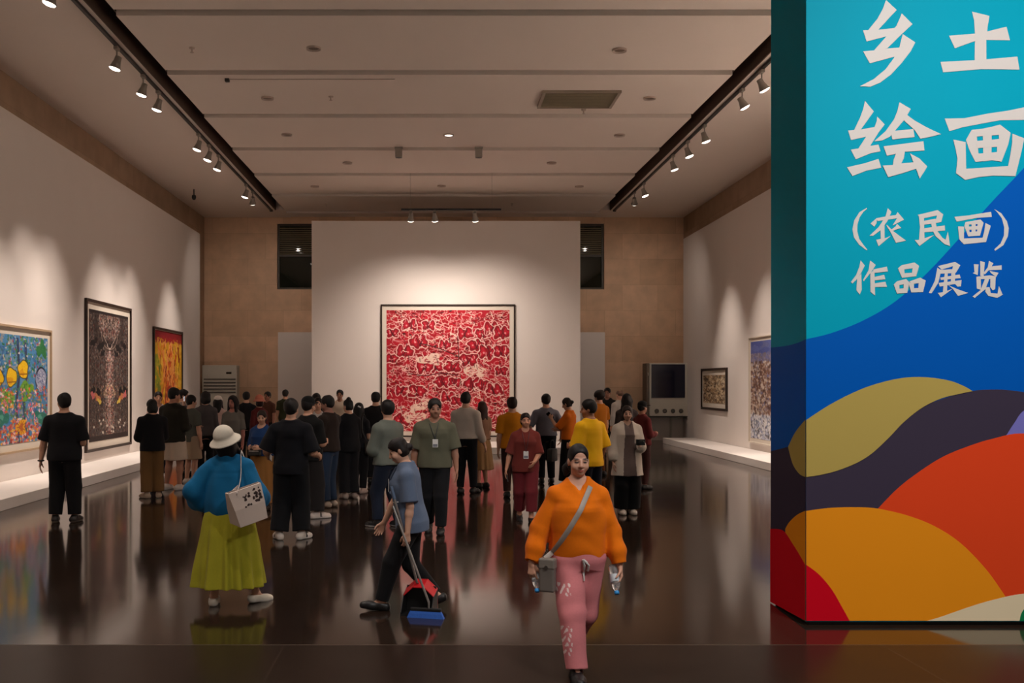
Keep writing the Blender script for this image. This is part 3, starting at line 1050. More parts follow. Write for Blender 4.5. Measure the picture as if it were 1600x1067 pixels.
# lettering traced stroke by stroke: (scale, origin u, origin v) of the enlargement the outline was read from
K1 = (140 / 996, 1330, 0)
K2 = (140 / 996, 1460, 0)
K3 = (170 / 1296, 1310, 150)
K4 = (130 / 991, 1470, 150)
K5 = (140 / 1600, 1320, 320)
K6 = (140 / 1600, 1460, 320)
K7 = (140 / 1600, 1320, 400)
K8 = (140 / 1600, 1450, 400)
GLYPHS = [
    (K1, [[(385, 0), (505, 112), (430, 190), (300, 332), (185, 340), (290, 210), (350, 100)],
          [(130, 338), (300, 332), (490, 312), (590, 330), (540, 385), (390, 405), (170, 462)],
          [(560, 150), (680, 270), (560, 380), (400, 537), (240, 575), (390, 405), (500, 290), (540, 200)],
          [(130, 572), (250, 562), (400, 540), (560, 528), (560, 615), (475, 632), (205, 705)],
          [(570, 380), (710, 472), (660, 570), (560, 700), (440, 830), (320, 920), (210, 965), (95, 960), (250, 880), (380, 770), (470, 650), (530, 540), (555, 440)]]),
    (K2, [[(415, 130), (610, 178), (590, 300), (575, 450), (575, 680), (445, 690), (450, 400), (440, 230)],
          [(160, 398), (450, 375), (580, 352), (800, 298), (838, 450), (575, 445), (440, 460), (225, 538)],
          [(65, 690), (450, 670), (575, 660), (920, 630), (943, 775), (520, 770), (95, 805)]]),
    (K3, [[(315, 60), (420, 185), (360, 270), (265, 400), (180, 418), (260, 250), (295, 150)],
          [(112, 412), (265, 400), (420, 372), (470, 380), (420, 470), (330, 485), (150, 525)],
          [(460, 245), (550, 340), (480, 430), (370, 605), (225, 645), (330, 480), (425, 380), (455, 300)],
          [(145, 640), (240, 625), (370, 595), (475, 580), (500, 660), (390, 680), (205, 755)],
          [(100, 850), (300, 805), (475, 750), (508, 855), (330, 890), (165, 955)],
          [(725, 75), (860, 155), (810, 240), (770, 300), (680, 405), (610, 485), (520, 530), (425, 540), (560, 420), (660, 280), (700, 180)],
          [(800, 215), (900, 290), (1040, 370), (1220, 455), (1080, 490), (975, 510), (900, 400), (790, 305), (765, 270)],
          [(620, 430), (670, 415), (890, 395), (905, 490), (760, 505), (640, 520)],
          [(535, 600), (700, 580), (1010, 540), (1022, 650), (790, 665), (680, 690), (575, 712)],
          [(690, 670), (790, 655), (775, 745), (740, 815), (640, 850), (655, 760)],
          [(525, 830), (640, 825), (740, 805), (900, 790), (930, 865), (760, 920), (590, 968)],
          [(850, 685), (960, 745), (1055, 840), (1010, 915), (965, 985), (930, 890), (885, 780)]]),
    (K4, [[(45, 270), (280, 265), (560, 210), (800, 175), (991, 135), (1040, 128), (1050, 282), (991, 285), (700, 290), (480, 330), (250, 375), (100, 420)],
          [(365, 405), (425, 398), (427, 480), (447, 690), (455, 782), (410, 785), (340, 650), (297, 525)],
          [(497, 390), (605, 368), (600, 768), (505, 780)],
          [(688, 346), (705, 342), (830, 440), (800, 580), (720, 785), (660, 772), (668, 600), (690, 515)],
          [(365, 405), (540, 385), (700, 342), (720, 462), (410, 485)],
          [(415, 538), (700, 512), (680, 605), (435, 622)],
          [(435, 688), (680, 668), (715, 783), (600, 765), (425, 786)],
          [(145, 520), (292, 550), (299, 872), (285, 1000), (178, 920), (195, 750), (175, 640)],
          [(178, 915), (298, 868), (800, 835), (890, 850), (885, 955), (620, 950), (450, 965), (290, 1000)],
          [(848, 450), (991, 505), (960, 650), (885, 955), (795, 845), (825, 700), (845, 560)]]),
    (K5, [[(390, 55), (395, 75), (330, 125), (262, 225), (224, 350), (219, 470), (255, 610), (330, 715), (402, 805), (380, 808), (250, 710), (160, 580), (135, 440), (165, 280), (260, 130)]]),
    (K5, [[(455, 335), (570, 235), (565, 330), (525, 390)],
          [(560, 240), (720, 210), (910, 182), (940, 130), (1055, 265), (850, 370), (930, 240), (770, 265), (580, 290)],
          [(765, 60), (830, 125), (760, 290), (640, 450), (500, 555), (440, 550), (600, 400), (720, 220)],
          [(635, 440), (705, 330), (708, 600), (820, 555), (600, 740), (555, 625), (640, 610)],
          [(745, 355), (860, 470), (980, 560), (1090, 640), (910, 680), (830, 520), (740, 370)],
          [(930, 340), (1005, 415), (890, 450), (850, 470), (820, 450), (900, 390)]]),
    (K5, [[(1300, 180), (1600, 108), (1655, 95), (1755, 170), (1720, 305), (1615, 300), (1645, 190), (1360, 250)],
          [(1318, 200), (1410, 240), (1420, 610), (1380, 660), (1320, 650), (1340, 400)],
          [(1395, 290), (1600, 250), (1725, 262), (1710, 308), (1600, 330), (1410, 355)],
          [(1405, 420), (1780, 370), (1787, 460), (1410, 492)],
          [(1245, 630), (1340, 625), (1590, 540), (1330, 735)],
          [(1540, 330), (1620, 320), (1650, 470), (1740, 590), (1795, 625), (1837, 480), (1875, 735), (1780, 705), (1620, 565), (1560, 450)]]),
    (K6, [[(355, 215), (600, 190), (1010, 125), (1022, 215), (750, 235), (395, 300)],
          [(550, 312), (620, 300), (612, 380), (625, 490), (640, 563), (600, 566), (530, 380)],
          [(660, 300), (735, 280), (730, 545), (660, 560)],
          [(770, 270), (820, 262), (875, 320), (810, 550), (755, 548)],
          [(550, 310), (820, 262), (850, 340), (560, 355)], [(560, 392), (860, 372), (830, 438), (570, 448)], [(590, 492), (820, 470), (805, 552), (600, 566)],
          [(415, 385), (525, 392), (522, 605), (520, 705), (440, 620)],
          [(440, 618), (520, 603), (860, 588), (925, 600), (915, 665), (520, 705)],
          [(905, 325), (1000, 375), (915, 668), (855, 592), (890, 450)]]),
    (K6, [[(1060, 75), (1190, 150), (1290, 290), (1325, 420), (1310, 560), (1230, 720), (1080, 822), (1066, 795), (1180, 690), (1240, 545), (1243, 400), (1200, 240), (1115, 130)]]),
    (K7, [[(280, 80), (355, 170), (290, 300), (200, 430), (130, 492), (105, 465), (200, 340), (255, 200)],
          [(218, 400), (292, 310), (300, 600), (265, 690), (205, 610)],
          [(450, 80), (550, 160), (480, 270), (335, 450), (320, 430), (420, 260)],
          [(452, 300), (525, 250), (537, 705), (455, 640)],
          [(500, 240), (750, 190), (765, 275), (510, 305)],
          [(520, 375), (700, 335), (720, 415), (525, 435)],
          [(520, 490), (720, 460), (750, 550), (525, 555)]]),
    (K7, [[(945, 220), (1010, 165), (1240, 115), (1325, 175), (1190, 222), (1045, 240)],
          [(1185, 165), (1325, 175), (1270, 360), (1195, 310), (1207, 215)],
          [(1000, 310), (1215, 298), (1275, 360), (1018, 390)],
          [(945, 220), (1058, 232), (1068, 345), (1018, 390)],
          [(870, 510), (930, 450), (1090, 410), (1150, 470), (1050, 505), (960, 520)],
          [(1048, 440), (1150, 465), (1110, 660), (1045, 600)],
          [(935, 585), (1090, 575), (1110, 660), (928, 670)],
          [(870, 510), (967, 505), (975, 650), (928, 670)],
          [(1145, 455), (1340, 385), (1442, 440), (1330, 485), (1215, 498)],
          [(1322, 420), (1442, 440), (1392, 642), (1305, 590)],
          [(1190, 575), (1320, 572), (1392, 642), (1182, 652)],
          [(1125, 470), (1227, 480), (1235, 640), (1182, 652)]]),
    (K8, [[(175, 180), (480, 105), (575, 165), (495, 300), (425, 262), (445, 182), (240, 242)],
          [(200, 235), (240, 245), (500, 232), (480, 305), (225, 315)],
          [(165, 205), (232, 262), (180, 480), (60, 665), (10, 660), (120, 440)],
          [(215, 385), (560, 330), (580, 395), (225, 428)],
          [(185, 480), (595, 430), (585, 540), (520, 545), (480, 500), (205, 545)],
          [(295, 300), (348, 300), (335, 640), (260, 650), (275, 500)],
          [(415, 285), (485, 285), (472, 500), (398, 505)],
          [(170, 660), (260, 645), (430, 590), (225, 737)],
          [(355, 520), (520, 592), (715, 660), (530, 712), (440, 590)]]),
    (K8, [[(815, 145), (900, 150), (885, 342), (795, 305), (828, 290)],
          [(928, 90), (1012, 110), (990, 365), (930, 352)],
          [(1085, 85), (1165, 130), (1100, 235), (1010, 330), (988, 300), (1065, 200)],
          [(1090, 190), (1310, 165), (1312, 245), (1080, 255)],
          [(1095, 265), (1255, 300), (1212, 375), (1120, 305)],
          [(858, 368), (938, 385), (942, 605), (868, 580)],
          [(860, 370), (1100, 345), (1205, 365), (1195, 412), (880, 412)],
          [(1108, 375), (1205, 372), (1192, 592), (1150, 612), (1108, 560)],
          [(1015, 400), (1085, 415), (1020, 590), (830, 747), (788, 722), (930, 612)],
          [(1018, 560), (1092, 555), (1115, 662), (1235, 672), (1260, 535), (1328, 692), (1232, 747), (1070, 712), (1020, 640)]]),
]
M_LET = mat('white_lettering', (196, 189, 184), 0.5, noise=0.015)
for (sc, ou, ov), strokes in GLYPHS:
    b = MB()
    for i, st in enumerate(strokes):
        b.poly([fpt(ou + sc * x, ov + sc * y, .0024 + .00025 * i) for x, y in st], (0, -1, 0), .0004)
    b.build('character', M_LET, sign)


# ------------------------------------------------------------------ signed distance modelling of people
def V3(*a):
    return np.array(a, np.float64)


def unit(v):
    v = np.asarray(v, np.float64)
    return v / (np.linalg.norm(v) + 1e-12)


def rot_zx(yaw, pitch, roll=0.0):
    return np.array(Matrix.Rotation(yaw, 3, 'Z') @ Matrix.Rotation(roll, 3, 'Y') @ Matrix.Rotation(-pitch, 3, 'X'))


class Field:
    def __init__(s, lo, hi, vox):
        s.h = vox
        s.lo = np.array(lo, np.float64)
        n = np.ceil((np.array(hi) - s.lo) / vox).astype(int) + 1
        s.n = n
        s.F = np.full(n, 0.09, np.float32)
        s.ax = [(s.lo[i] + vox * np.arange(n[i])).astype(np.float32) for i in range(3)]

    def win(s, lo, hi):
        a = [max(0, int(math.floor((lo[i] - s.lo[i]) / s.h))) for i in range(3)]
        b = [min(int(s.n[i]), int(math.ceil((hi[i] - s.lo[i]) / s.h)) + 1) for i in range(3)]
        if any(a[i] >= b[i] for i in range(3)):
            return None
        sl = tuple(slice(a[i], b[i]) for i in range(3))
        return sl, s.ax[0][sl[0]][:, None, None], s.ax[1][sl[1]][None, :, None], s.ax[2][sl[2]][None, None, :]

    def put(s, sl, d, k, op='u'):
        A = s.F[sl]
        if op == 'u':
            if k > 0:
                h = np.maximum(k - np.abs(A - d), 0)
                s.F[sl] = np.minimum(A, d) - h * h / (4 * k)
            else:
                s.F[sl] = np.minimum(A, d)
        else:
            d = -d
            if k > 0:
                h = np.maximum(k - np.abs(A - d), 0)
                s.F[sl] = np.maximum(A, d) + h * h / (4 * k)
            else:
                s.F[sl] = np.maximum(A, d)

    def cone(s, a, b, ra, rb, k=.02, op='u', cut_a=False, cut_b=False, flat=None):
        a, b = np.asarray(a, float), np.asarray(b, float)
        m = max(ra, rb) + k + 2.5 * s.h
        w = s.win(np.minimum(a, b) - m, np.maximum(a, b) + m)
        if w is None:
            return
        sl, X, Y, Z = w
        ba = b - a
        L2 = float(ba @ ba) + 1e-12
        L = math.sqrt(L2)
        px, py, pz = X - a[0], Y - a[1], Z - a[2]
        tr = (px * ba[0] + py * ba[1] + pz * ba[2]) / L2
        t = np.clip(tr, -9 if cut_a else 0, 9 if cut_b else 1)
        qx, qy, qz = px - t * ba[0], py - t * ba[1], pz - t * ba[2]
        if flat is not None:
            ax_, f = flat
            c = qx * ax_[0] + qy * ax_[1] + qz * ax_[2]
            g = f - 1
            qx, qy, qz = qx + c * g * ax_[0], qy + c * g * ax_[1], qz + c * g * ax_[2]
        d = np.sqrt(qx * qx + qy * qy + qz * qz) - (ra + (rb - ra) * np.clip(t, 0, 1))
        if cut_b:
            d = np.maximum(d, (tr - 1) * L)
        if cut_a:
            d = np.maximum(d, -tr * L)
        s.put(sl, d.astype(np.float32), k, op)

    def ell(s, c, r, R=None, k=.02, op='u', cut=None):
        """Ellipsoid; cut = (normal, offset) keeps the side where p.n < offset (local frame)."""
        c, r = np.asarray(c, float), np.asarray(r, float)
        m = r.max() + k + 2.5 * s.h
        w = s.win(c - m, c + m)
        if w is None:
            return
        sl, X, Y, Z = w
        x, y, z = X - c[0], Y - c[1], Z - c[2]
        if R is not None:
            x, y, z = (x * R[0, i] + y * R[1, i] + z * R[2, i] for i in range(3))
        k0 = np.sqrt((x / r[0]) ** 2 + (y / r[1]) ** 2 + (z / r[2]) ** 2)
        k1 = np.sqrt((x / r[0] ** 2) ** 2 + (y / r[1] ** 2) ** 2 + (z / r[2] ** 2) ** 2) + 1e-6
        d = k0 * (k0 - 1) / k1
        if cut is not None:
            n, off = cut
            d = np.maximum(d, x * n[0] + y * n[1] + z * n[2] - off)
        s.put(sl, np.broadcast_to(d, s.F[sl].shape).astype(np.float32), k, op)

    def prof(s, tab, k=.03, M=None, piv=None, fold=None, lo=None, hi=None):
        """Stack of ellipses: rows (z, rx, ry, yoff); fold(theta, z) multiplies the radii."""
        T = np.array(tab, float)
        T = T[np.argsort(T[:, 0])]
        R = max(T[:, 1].max(), T[:, 2].max()) * 1.3 + np.abs(T[:, 3]).max()
        lo_ = np.array([-R, -R, T[0, 0]]) - .05 if lo is None else lo
        hi_ = np.array([R, R, T[-1, 0]]) + .05 if hi is None else hi
        if M is not None:
            lo_[:2] -= .35
            hi_[:2] += .35
        w = s.win(lo_, hi_)
        sl, X, Y, Z = w
        if M is not None:
            x, y, z = X - piv[0], Y - piv[1], Z - piv[2]
            X, Y, Z = (x * M[0, i] + y * M[1, i] + z * M[2, i] + piv[i] for i in range(3))
        rx, ry, yo = (np.interp(Z, T[:, 0], T[:, i]).astype(np.float32) for i in (1, 2, 3))
        y = Y - yo
        q = np.sqrt((X / rx) ** 2 + (y / ry) ** 2)
        if fold is not None:
            q = q / fold(np.arctan2(y, X + 0 * y), Z)
        d = (q - 1) * np.minimum(rx, ry)
        d = np.maximum(d, np.maximum(T[0, 0] - Z, Z - T[-1, 0]))
        s.put(sl, np.broadcast_to(d, s.F[sl].shape).astype(np.float32), k)

    def clip_below(s, z):
        s.F = np.maximum(s.F, (z - s.ax[2])[None, None, :])

    def clip_above(s, z):
        s.F = np.maximum(s.F, (s.ax[2] - z)[None, None, :])

    def mesh(s):
        F = s.F
        F[0], F[-1], F[:, 0], F[:, -1], F[:, :, 0], F[:, :, -1] = .09, .09, .09, .09, .09, .09
        ins = F < 0
        c = ins.astype(np.int8)
        c = c[:-1] + c[1:]
        c = c[:, :-1] + c[:, 1:]
        c = c[:, :, :-1] + c[:, :, 1:]
        act = (c > 0) & (c < 8)
        I, J, K = np.nonzero(act)
        idx = np.full(act.shape, -1, np.int32)
        idx[I, J, K] = np.arange(len(I))
        cor = [(a, b, d) for a in (0, 1) for b in (0, 1) for d in (0, 1)]
        val = {q: F[I + q[0], J + q[1], K + q[2]] for q in cor}
        pos = np.zeros((len(I), 3))
        cnt = np.zeros(len(I))
        for p in cor:
            for axi in range(3):
                if p[axi]:
                    continue
                q = list(p)
                q[axi] = 1
                q = tuple(q)
                v0, v1 = val[p], val[q]
                m = (v0 < 0) != (v1 < 0)
                t = np.where(m, v0 / np.where(m, v0 - v1, 1), 0)
                for i in range(3):
                    pos[:, i] += m * (p[i] + (t if i == axi else 0))
                cnt += m
        pos /= np.maximum(cnt, 1)[:, None]
        V = s.lo + s.h * (np.stack([I, J, K], 1) + pos)
        Q = []
        for axi in range(3):
            A = np.take(ins, range(ins.shape[axi] - 1), axi)
            B = np.take(ins, range(1, ins.shape[axi]), axi)
            m = A != B
            P = list(np.nonzero(m))
            b1, b2 = (axi + 1) % 3, (axi + 2) % 3
            ok = (P[b1] > 0) & (P[b2] > 0) & (P[b1] < ins.shape[b1] - 1) & (P[b2] < ins.shape[b2] - 1)
            P = [q[ok] for q in P]
            fl = A[P[0], P[1], P[2]]
            quad = []
            for (o1, o2) in ((-1, -1), (0, -1), (0, 0), (-1, 0)):
                q = [x.copy() for x in P]
                q[b1] += o1
                q[b2] += o2
                quad.append(idx[q[0], q[1], q[2]])
            quad = np.stack(quad, 1)
            quad[~fl] = quad[~fl][:, ::-1]
            Q.append(quad)
        Q = np.concatenate(Q)
        return V, Q


def relax(V, Q, n=1, w=.5):
    for _ in range(n):
        acc = np.zeros_like(V)
        cnt = np.zeros(len(V))
        for i in range(4):
            a, b = Q[:, i], Q[:, (i + 1) % 4]
            for j in range(3):
                acc[:, j] += np.bincount(a, V[b, j], len(V)) + np.bincount(b, V[a, j], len(V))
            cnt += np.bincount(a, minlength=len(V)) + np.bincount(b, minlength=len(V))
        V = V * (1 - w) + w * acc / np.maximum(cnt, 1)[:, None]
    return V


def normals(V, Q):
    n = np.cross(V[Q[:, 2]] - V[Q[:, 0]], V[Q[:, 3]] - V[Q[:, 1]])
    N = np.zeros_like(V)
    for i in range(4):
        for j in range(3):
            N[:, j] += np.bincount(Q[:, i], n[:, j], len(V))
    return N / (np.linalg.norm(N, axis=1)[:, None] + 1e-12)


def wrinkle(V, Q, amp, seed, freq=26.0, stretch=(1, 1, .45)):
    rng = np.random.RandomState(seed)
    N = normals(V, Q)
    f = np.zeros(len(V))
    for i in range(7):
        k = unit(rng.normal(size=3) * np.array(stretch)) * freq * rng.uniform(.6, 1.6)
        ph = rng.uniform(0, 6.28)
        f += np.sin(V @ k + ph + 1.4 * np.sin(V @ (rng.normal(size=3) * 7) + ph * 2))
    return V + N * (amp * f / 3.2)[:, None]


M_SKIN = attr_mat('skin', 0.5, 0.35, noise=0.03, scale=60)
M_CLOTH = attr_mat('woven_cloth', 0.85, 0.15, noise=0.07, scale=90, sheen=0.05)
M_HAIR = attr_mat('hair', 0.55, 0.3, noise=0.25, scale=150)
M_LEATHER = attr_mat('leather', 0.45, 0.4, noise=0.05, scale=70)
SKIN = (196, 148, 122)
HAIR = (22, 17, 16)

TOR = {
    'm': [(.80, .13, .095, 0), (.88, .168, .115, -.005), (.97, .165, .112, -.003), (1.07, .152, .104, .003), (1.18, .160, .110, .006),
          (1.27, .172, .120, .006), (1.335, .164, .110, -.002), (1.385, .125, .090, -.010), (1.42, .085, .072, -.013), (1.46, .062, .062, -.014)],
    'f': [(.80, .13, .10, 0), (.88, .172, .118, -.008), (.97, .155, .108, -.004), (1.06, .132, .094, .004), (1.16, .138, .100, .010),
          (1.25, .148, .124, .018), (1.32, .142, .106, .004), (1.375, .108, .084, -.008), (1.41, .074, .066, -.011), (1.45, .054, .054, -.012)],
}
ARM = {
    'down': ((.14, .02, -1), (.05, .16, -1)),
    'wide': ((.34, .0, -1), (.22, .16, -1)),
    'swing': ((.12, .42, -1), (.0, .62, -1)),
    'swingback': ((.14, -.40, -1), (.06, -.12, -1)),
    'bent': ((.16, .10, -1), (-.42, 1, .08)),
    'phone': ((.12, .62, -.8), (-.35, .62, .72)),
    'low': ((.20, .25, -1), (-.35, .75, -.45)),
    'cross': ((.14, .22, -1), (-1, .42, .12)),
    'hip': ((.70, -.22, -.80), (-.75, .42, -.55)),
    'back': ((.16, -.35, -1), (-.75, -.28, -.55)),
    'strap': ((.14, -.05, -1), (-.25, .8, .85)),
    'camera': ((.26, .45, -.75), (-.55, .55, .60)),
}
PEOPLE_SEED = [11]


def person(label, u, d, h, yaw, sex='m', top=None, bottom=None, hair=None, shoes=None, arms=('down', 'down'), feet=None,
           lean=0.0, head=(0, 0), w=1.0, skin=SKIN, vox=None, curl=.5, hand_dirs=(None, None), hat=None, top_w=None, group=None, hnrm=(None, None), x_off=0.0):
    """Root Empty at the feet; body, hair and clothing are its children. Local frame: +Y is forward, +X the person's right."""
    PEOPLE_SEED[0] += 1
    seed = PEOPLE_SEED[0]
    s = h / 1.70
    x = (u - VX) / F_PX * d + x_off
    root = empty('person', (x, d, 0), R_(yaw), label, 'person', group)
    if vox is None:
        vox = .0058 if d < 9.6 else (.0085 if d < 16.3 else .0125)
    near = vox < .007
    fr = max(.0085, .72 * vox)            # finger radius
    fem = sex == 'f'
    shw = .150 if fem else .176
    tt = [(z, rx * w, ry * w, yo) for z, rx, ry, yo in TOR[sex]]

    # --- legs by two-bone IK
    feet = feet or ((.0, .0, 0, 0), (.0, .0, 0, 0))        # (out, forward, lift, pitch) for left, right
    L1, L2, AZ = .405, .385, .085
    hipz = .875
    ank = []
    for sd, ft in zip((-1, 1), feet):
        ank.append(V3(sd * (.085 + ft[0]), ft[1] - .02, AZ + ft[2]))
    drop = 0
    for sd, a in zip((-1, 1), ank):
        hor = (a[0] - sd * .085) ** 2 + a[1] ** 2
        drop = max(drop, hipz - (a[2] + math.sqrt(max(.01, (L1 + L2 - .004) ** 2 - hor))))
    dz = V3(0, 0, -max(0, drop))
    hips, knees = [], []
    for sd, a in zip((-1, 1), ank):
        hp = V3(sd * .085, 0, hipz) + dz
        v = a - hp
        D = min(np.linalg.norm(v), L1 + L2 - .001)
        vh = unit(v)
        ca = (L1 * L1 + D * D - L2 * L2) / (2 * L1 * D)
        ca = min(1, max(-1, ca))
        fw = V3(0, 1, 0) - vh * vh[1]
        fw = unit(fw)
        knees.append(hp + vh * L1 * ca + fw * L1 * math.sqrt(max(0, 1 - ca * ca)))
        hips.append(hp)
    # --- upper body
    piv = V3(0, 0, .92) + dz
    RL = np.array(Matrix.Rotation(-R_(lean), 3, 'X'))

    def up(p):
        return RL @ (V3(*p) + dz - piv) + piv

    ttd = [(z + dz[2], rx, ry, yo) for z, rx, ry, yo in tt]
    MM = (RL, piv) if lean else (None, None)
    sh, el, wr, hd, hn = [], [], [], [], []
    for i, sd in enumerate((-1, 1)):
        A = ARM[arms[i]] if isinstance(arms[i], str) else arms[i]
        ud = unit((A[0][0] * sd, A[0][1], A[0][2]))
        fd = unit((A[1][0] * sd, A[1][1], A[1][2]))
        S = up((sd * shw * (.45 + .55 * w), -.012, 1.335))
        E_ = S + ud * .285
        W_ = E_ + fd * .245
        H_ = unit((hand_dirs[i][0] * sd, hand_dirs[i][1], hand_dirs[i][2])) if hand_dirs[i] else fd
        ref = V3(-sd, .15, 0) if abs(H_[0]) < .75 else V3(0, -.3, -1)
        if hnrm[i] is not None:
            ref = V3(hnrm[i][0] * sd, hnrm[i][1], hnrm[i][2])
        N_ = unit(ref - H_ * (ref @ H_))
        sh.append(S), el.append(E_), wr.append(W_), hd.append(H_), hn.append(N_)
    neck0 = up((0, -.016, 1.42))
    hp_, hy = R_(head[1]), R_(head[0])
    RH = RL @ rot_zx(hy, hp_, R_(head[2]) if len(head) > 2 else 0)
    nk = up((0, -.012, 1.475))
    hc = nk + RH @ V3(0, .022, .112)       # head centre at eye height

    hs = 1.07 if fem else 1.12

    def H(p):
        return hc + RH @ (V3(*p) * hs)

    pts = np.array(sh + el + wr + [w_ + h_ * .2 for w_, h_ in zip(wr, hd)] + ank + knees + hips + [hc])
    lo = pts.min(0) - .22
    hi = pts.max(0) + .22
    lo[2] = -.02

    # --- body
    f = Field(lo, hi, vox)
    f.prof(ttd, k=.0, M=MM[0], piv=MM[1])
    for i, sd in enumerate((-1, 1)):
        ar = .043 if fem else .050
        f.cone(up((sd * .055, -.014, 1.405)), sh[i], .046, ar + .008, .05)
        f.cone(sh[i], el[i], ar + .006, ar - .007, .03)
        f.cone(el[i], el[i] + (wr[i] - el[i]) * .3, ar - .006, ar - .004, .015)
        f.cone(el[i] + (wr[i] - el[i]) * .25, wr[i], ar - .004, .026, .015)
        hs = .93 if fem else 1.0
        lat = unit(np.cross(hd[i], hn[i])) * sd
        o_ = wr[i]
        fr_ = fr
        base = []
        for q in range(4):
            kk = o_ + hd[i] * (.082, .086, .083, .074)[q] * hs + lat * (.030, .010, -.010, -.029)[q] * hs
            f.cone(o_ + lat * (.014 - .009 * q) + hd[i] * .012, kk, max(.0145, fr_), max(.0115, fr_), .010)
            base.append(kk)
        c = curl[i] if isinstance(curl, (tuple, list)) else curl
        for q in range(4):
            p0 = base[q]
            for sg, (ln, th) in enumerate(((.043, .5), (.027, 1.15), (.021, 1.6))):
                th = th * c * (1 + .09 * q)
                dv = hd[i] * math.cos(th) + hn[i] * math.sin(th) + lat * (.10 - .07 * q) * (1 - .5 * c)
                p1 = p0 + unit(dv) * ln * hs * (.93, 1.05, .98, .80)[q]
                f.cone(p0, p1, fr_ * (1 - .07 * sg), fr_ * (.95 - .09 * sg), .003)
                p0 = p1
        t0 = o_ + hd[i] * .022 + lat * .022
        t1 = t0 + unit(hd[i] * .75 + lat * .62 + hn[i] * .35) * .042 * hs
        t2 = t1 + unit(hd[i] * .9 + lat * .18 + hn[i] * (.3 + .4 * c)) * .032 * hs
        t3 = t2 + unit(hd[i] * .9 - lat * .05 + hn[i] * (.3 + .6 * c)) * .024 * hs
        f.cone(t0, t1, max(.0145, fr_), fr_ * 1.15, .012)
        f.cone(t1, t2, fr_ * 1.1, fr_ * 1.02, .004)
        f.cone(t2, t3, fr_ * 1.02, fr_ * .85, .003)
        lw = w * (1.0 if not fem else .97)
        f.cone(hips[i], knees[i], .084 * lw, .055 * lw, .04)
        f.cone(knees[i], knees[i] + (ank[i] - knees[i]) * .35, .052 * lw, .056 * lw, .02)
        f.cone(knees[i] + (ank[i] - knees[i]) * .3, ank[i], .054 * lw, .036, .02)
    # feet
    shoe_geo = []
    for i, ft in enumerate(feet):
        pt = R_(ft[3])
        fwd = V3(0, math.cos(pt), math.sin(pt))
        if len(ft) > 4:
            fwd = unit(V3(math.sin(R_(ft[4])), fwd[1], fwd[2]))
        upv = unit(np.cross(V3(1, 0, 0), fwd))
        heel = ank[i] - fwd * .045 - upv * .045
        ball = ank[i] + fwd * .10 - upv * .052
        toe = ank[i] + fwd * .165 - upv * .056
        shoe_geo.append((heel, ball, toe, fwd, upv))
        f.cone(ank[i], heel, .036, .030, .02)
        f.cone(ank[i] + fwd * .02 - upv * .02, ball, .036, .026, .02)
        f.cone(ball, toe, .027, .018, .02)
    # neck and head
    nr = .050 if fem else .058
    f.cone(neck0, H((0, -.022, -.055)), nr + .004, nr - .003, .03)
    f.ell(H((0, -.016, .040)), V3(.074, .092, .080) * hs, RH, .02)
    f.ell(H((0, .020, -.030)), V3(.0625, .066, .070) * hs, RH, .025)
    f.ell(H((0, .052, -.088)), V3(.030, .026, .022) * hs, RH, .03)
    f.ell(H((0, .010, -.070)), V3(.050, .050, .035) * hs, RH, .025)
    if vox < .010:
        for sd in (-1, 1):
            f.ell(H((sd * .033, .094, -.002)), V3(.020, .014, .012) * hs, RH, .014, 's')
            f.ell(H((sd * .031, .068, -.003)), V3(.0150, .0135, .0125) * hs, RH, .004)
            f.ell(H((sd * .034, .074, .020)), V3(.024, .010, .007) * hs, RH, .012)
            f.ell(H((sd * .040, .058, -.038)), V3(.026, .024, .026) * hs, RH, .025)
            f.ell(H((sd * .074, -.012, -.010)), V3(.012, .020, .032) * hs, RH, .006)
        f.cone(H((0, .082, .010)), H((0, .101, -.030)), .008, .0125, .012)
        for sd in (-1, 1):
            f.ell(H((sd * .012, .092, -.034)), V3(.009, .010, .008) * hs, RH, .006)
        if near:
            f.ell(H((0, .083, -.060)), V3(.024, .0115, .0065) * hs, RH, .006)
            f.ell(H((0, .081, -.071)), V3(.020, .0115, .007) * hs, RH, .006)
            f.ell(H((0, .098, -.0655)), V3(.020, .010, .0012) * hs, RH, .004, 's')
    else:
        f.cone(H((0, .080, .010)), H((0, .098, -.032)), .010, .015, .015)
        for sd in (-1, 1):
            f.ell(H((sd * .074, -.012, -.010)), V3(.016, .020, .032) * hs, RH, .006)
    Vb, Qb = f.mesh()
    if vox < .012:
        Vb = relax(Vb, Qb, 1, .35)
    loc = (Vb - hc) @ RH / hs
    lx, ly, lz = np.abs(loc[:, 0]), loc[:, 1], loc[:, 2]
    base = np.array(s2l(skin))
    Cb = np.tile(base, (len(Vb), 1))
    front = ly > .045

    def ov(mask, col, soft=1.0):
        m = (np.clip(mask, 0, 1) * front)[:, None]
        Cb[:] = Cb * (1 - m) + m * np.array(s2l(col))

    e = lambda cx, cz, rx, rz: np.clip((1.25 - np.sqrt(((lx - cx) / rx) ** 2 + ((lz - cz) / rz) ** 2)) * 2.2, 0, 1)
    thick = 1.15 if vox < .007 else 1.35
    ov(e(0, -.047, .03, .02) * .0, (200, 120, 110))
    ov(e(0, -.0655, .0215 if near else .018, .0068 if near else .0055), (190, 100, 92) if near else tuple(q * k_ for q, k_ in zip(skin, (.92, .76, .74))))
    ov(e(.033, .0240, .020, .0046 * thick), (52, 38, 34))
    ov(e(.032, -.002, .0165, .0060 * thick), (44, 30, 28))
    if vox < .007:
        ov(e(.032, -.0022, .0050, .0042), (26, 18, 16))
    ov(e(.008, -.040, .004, .0025), (150, 100, 84))
    body = link_mesh('body', np_mesh('body', Vb * s, Qb, Cb), M_SKIN, root)

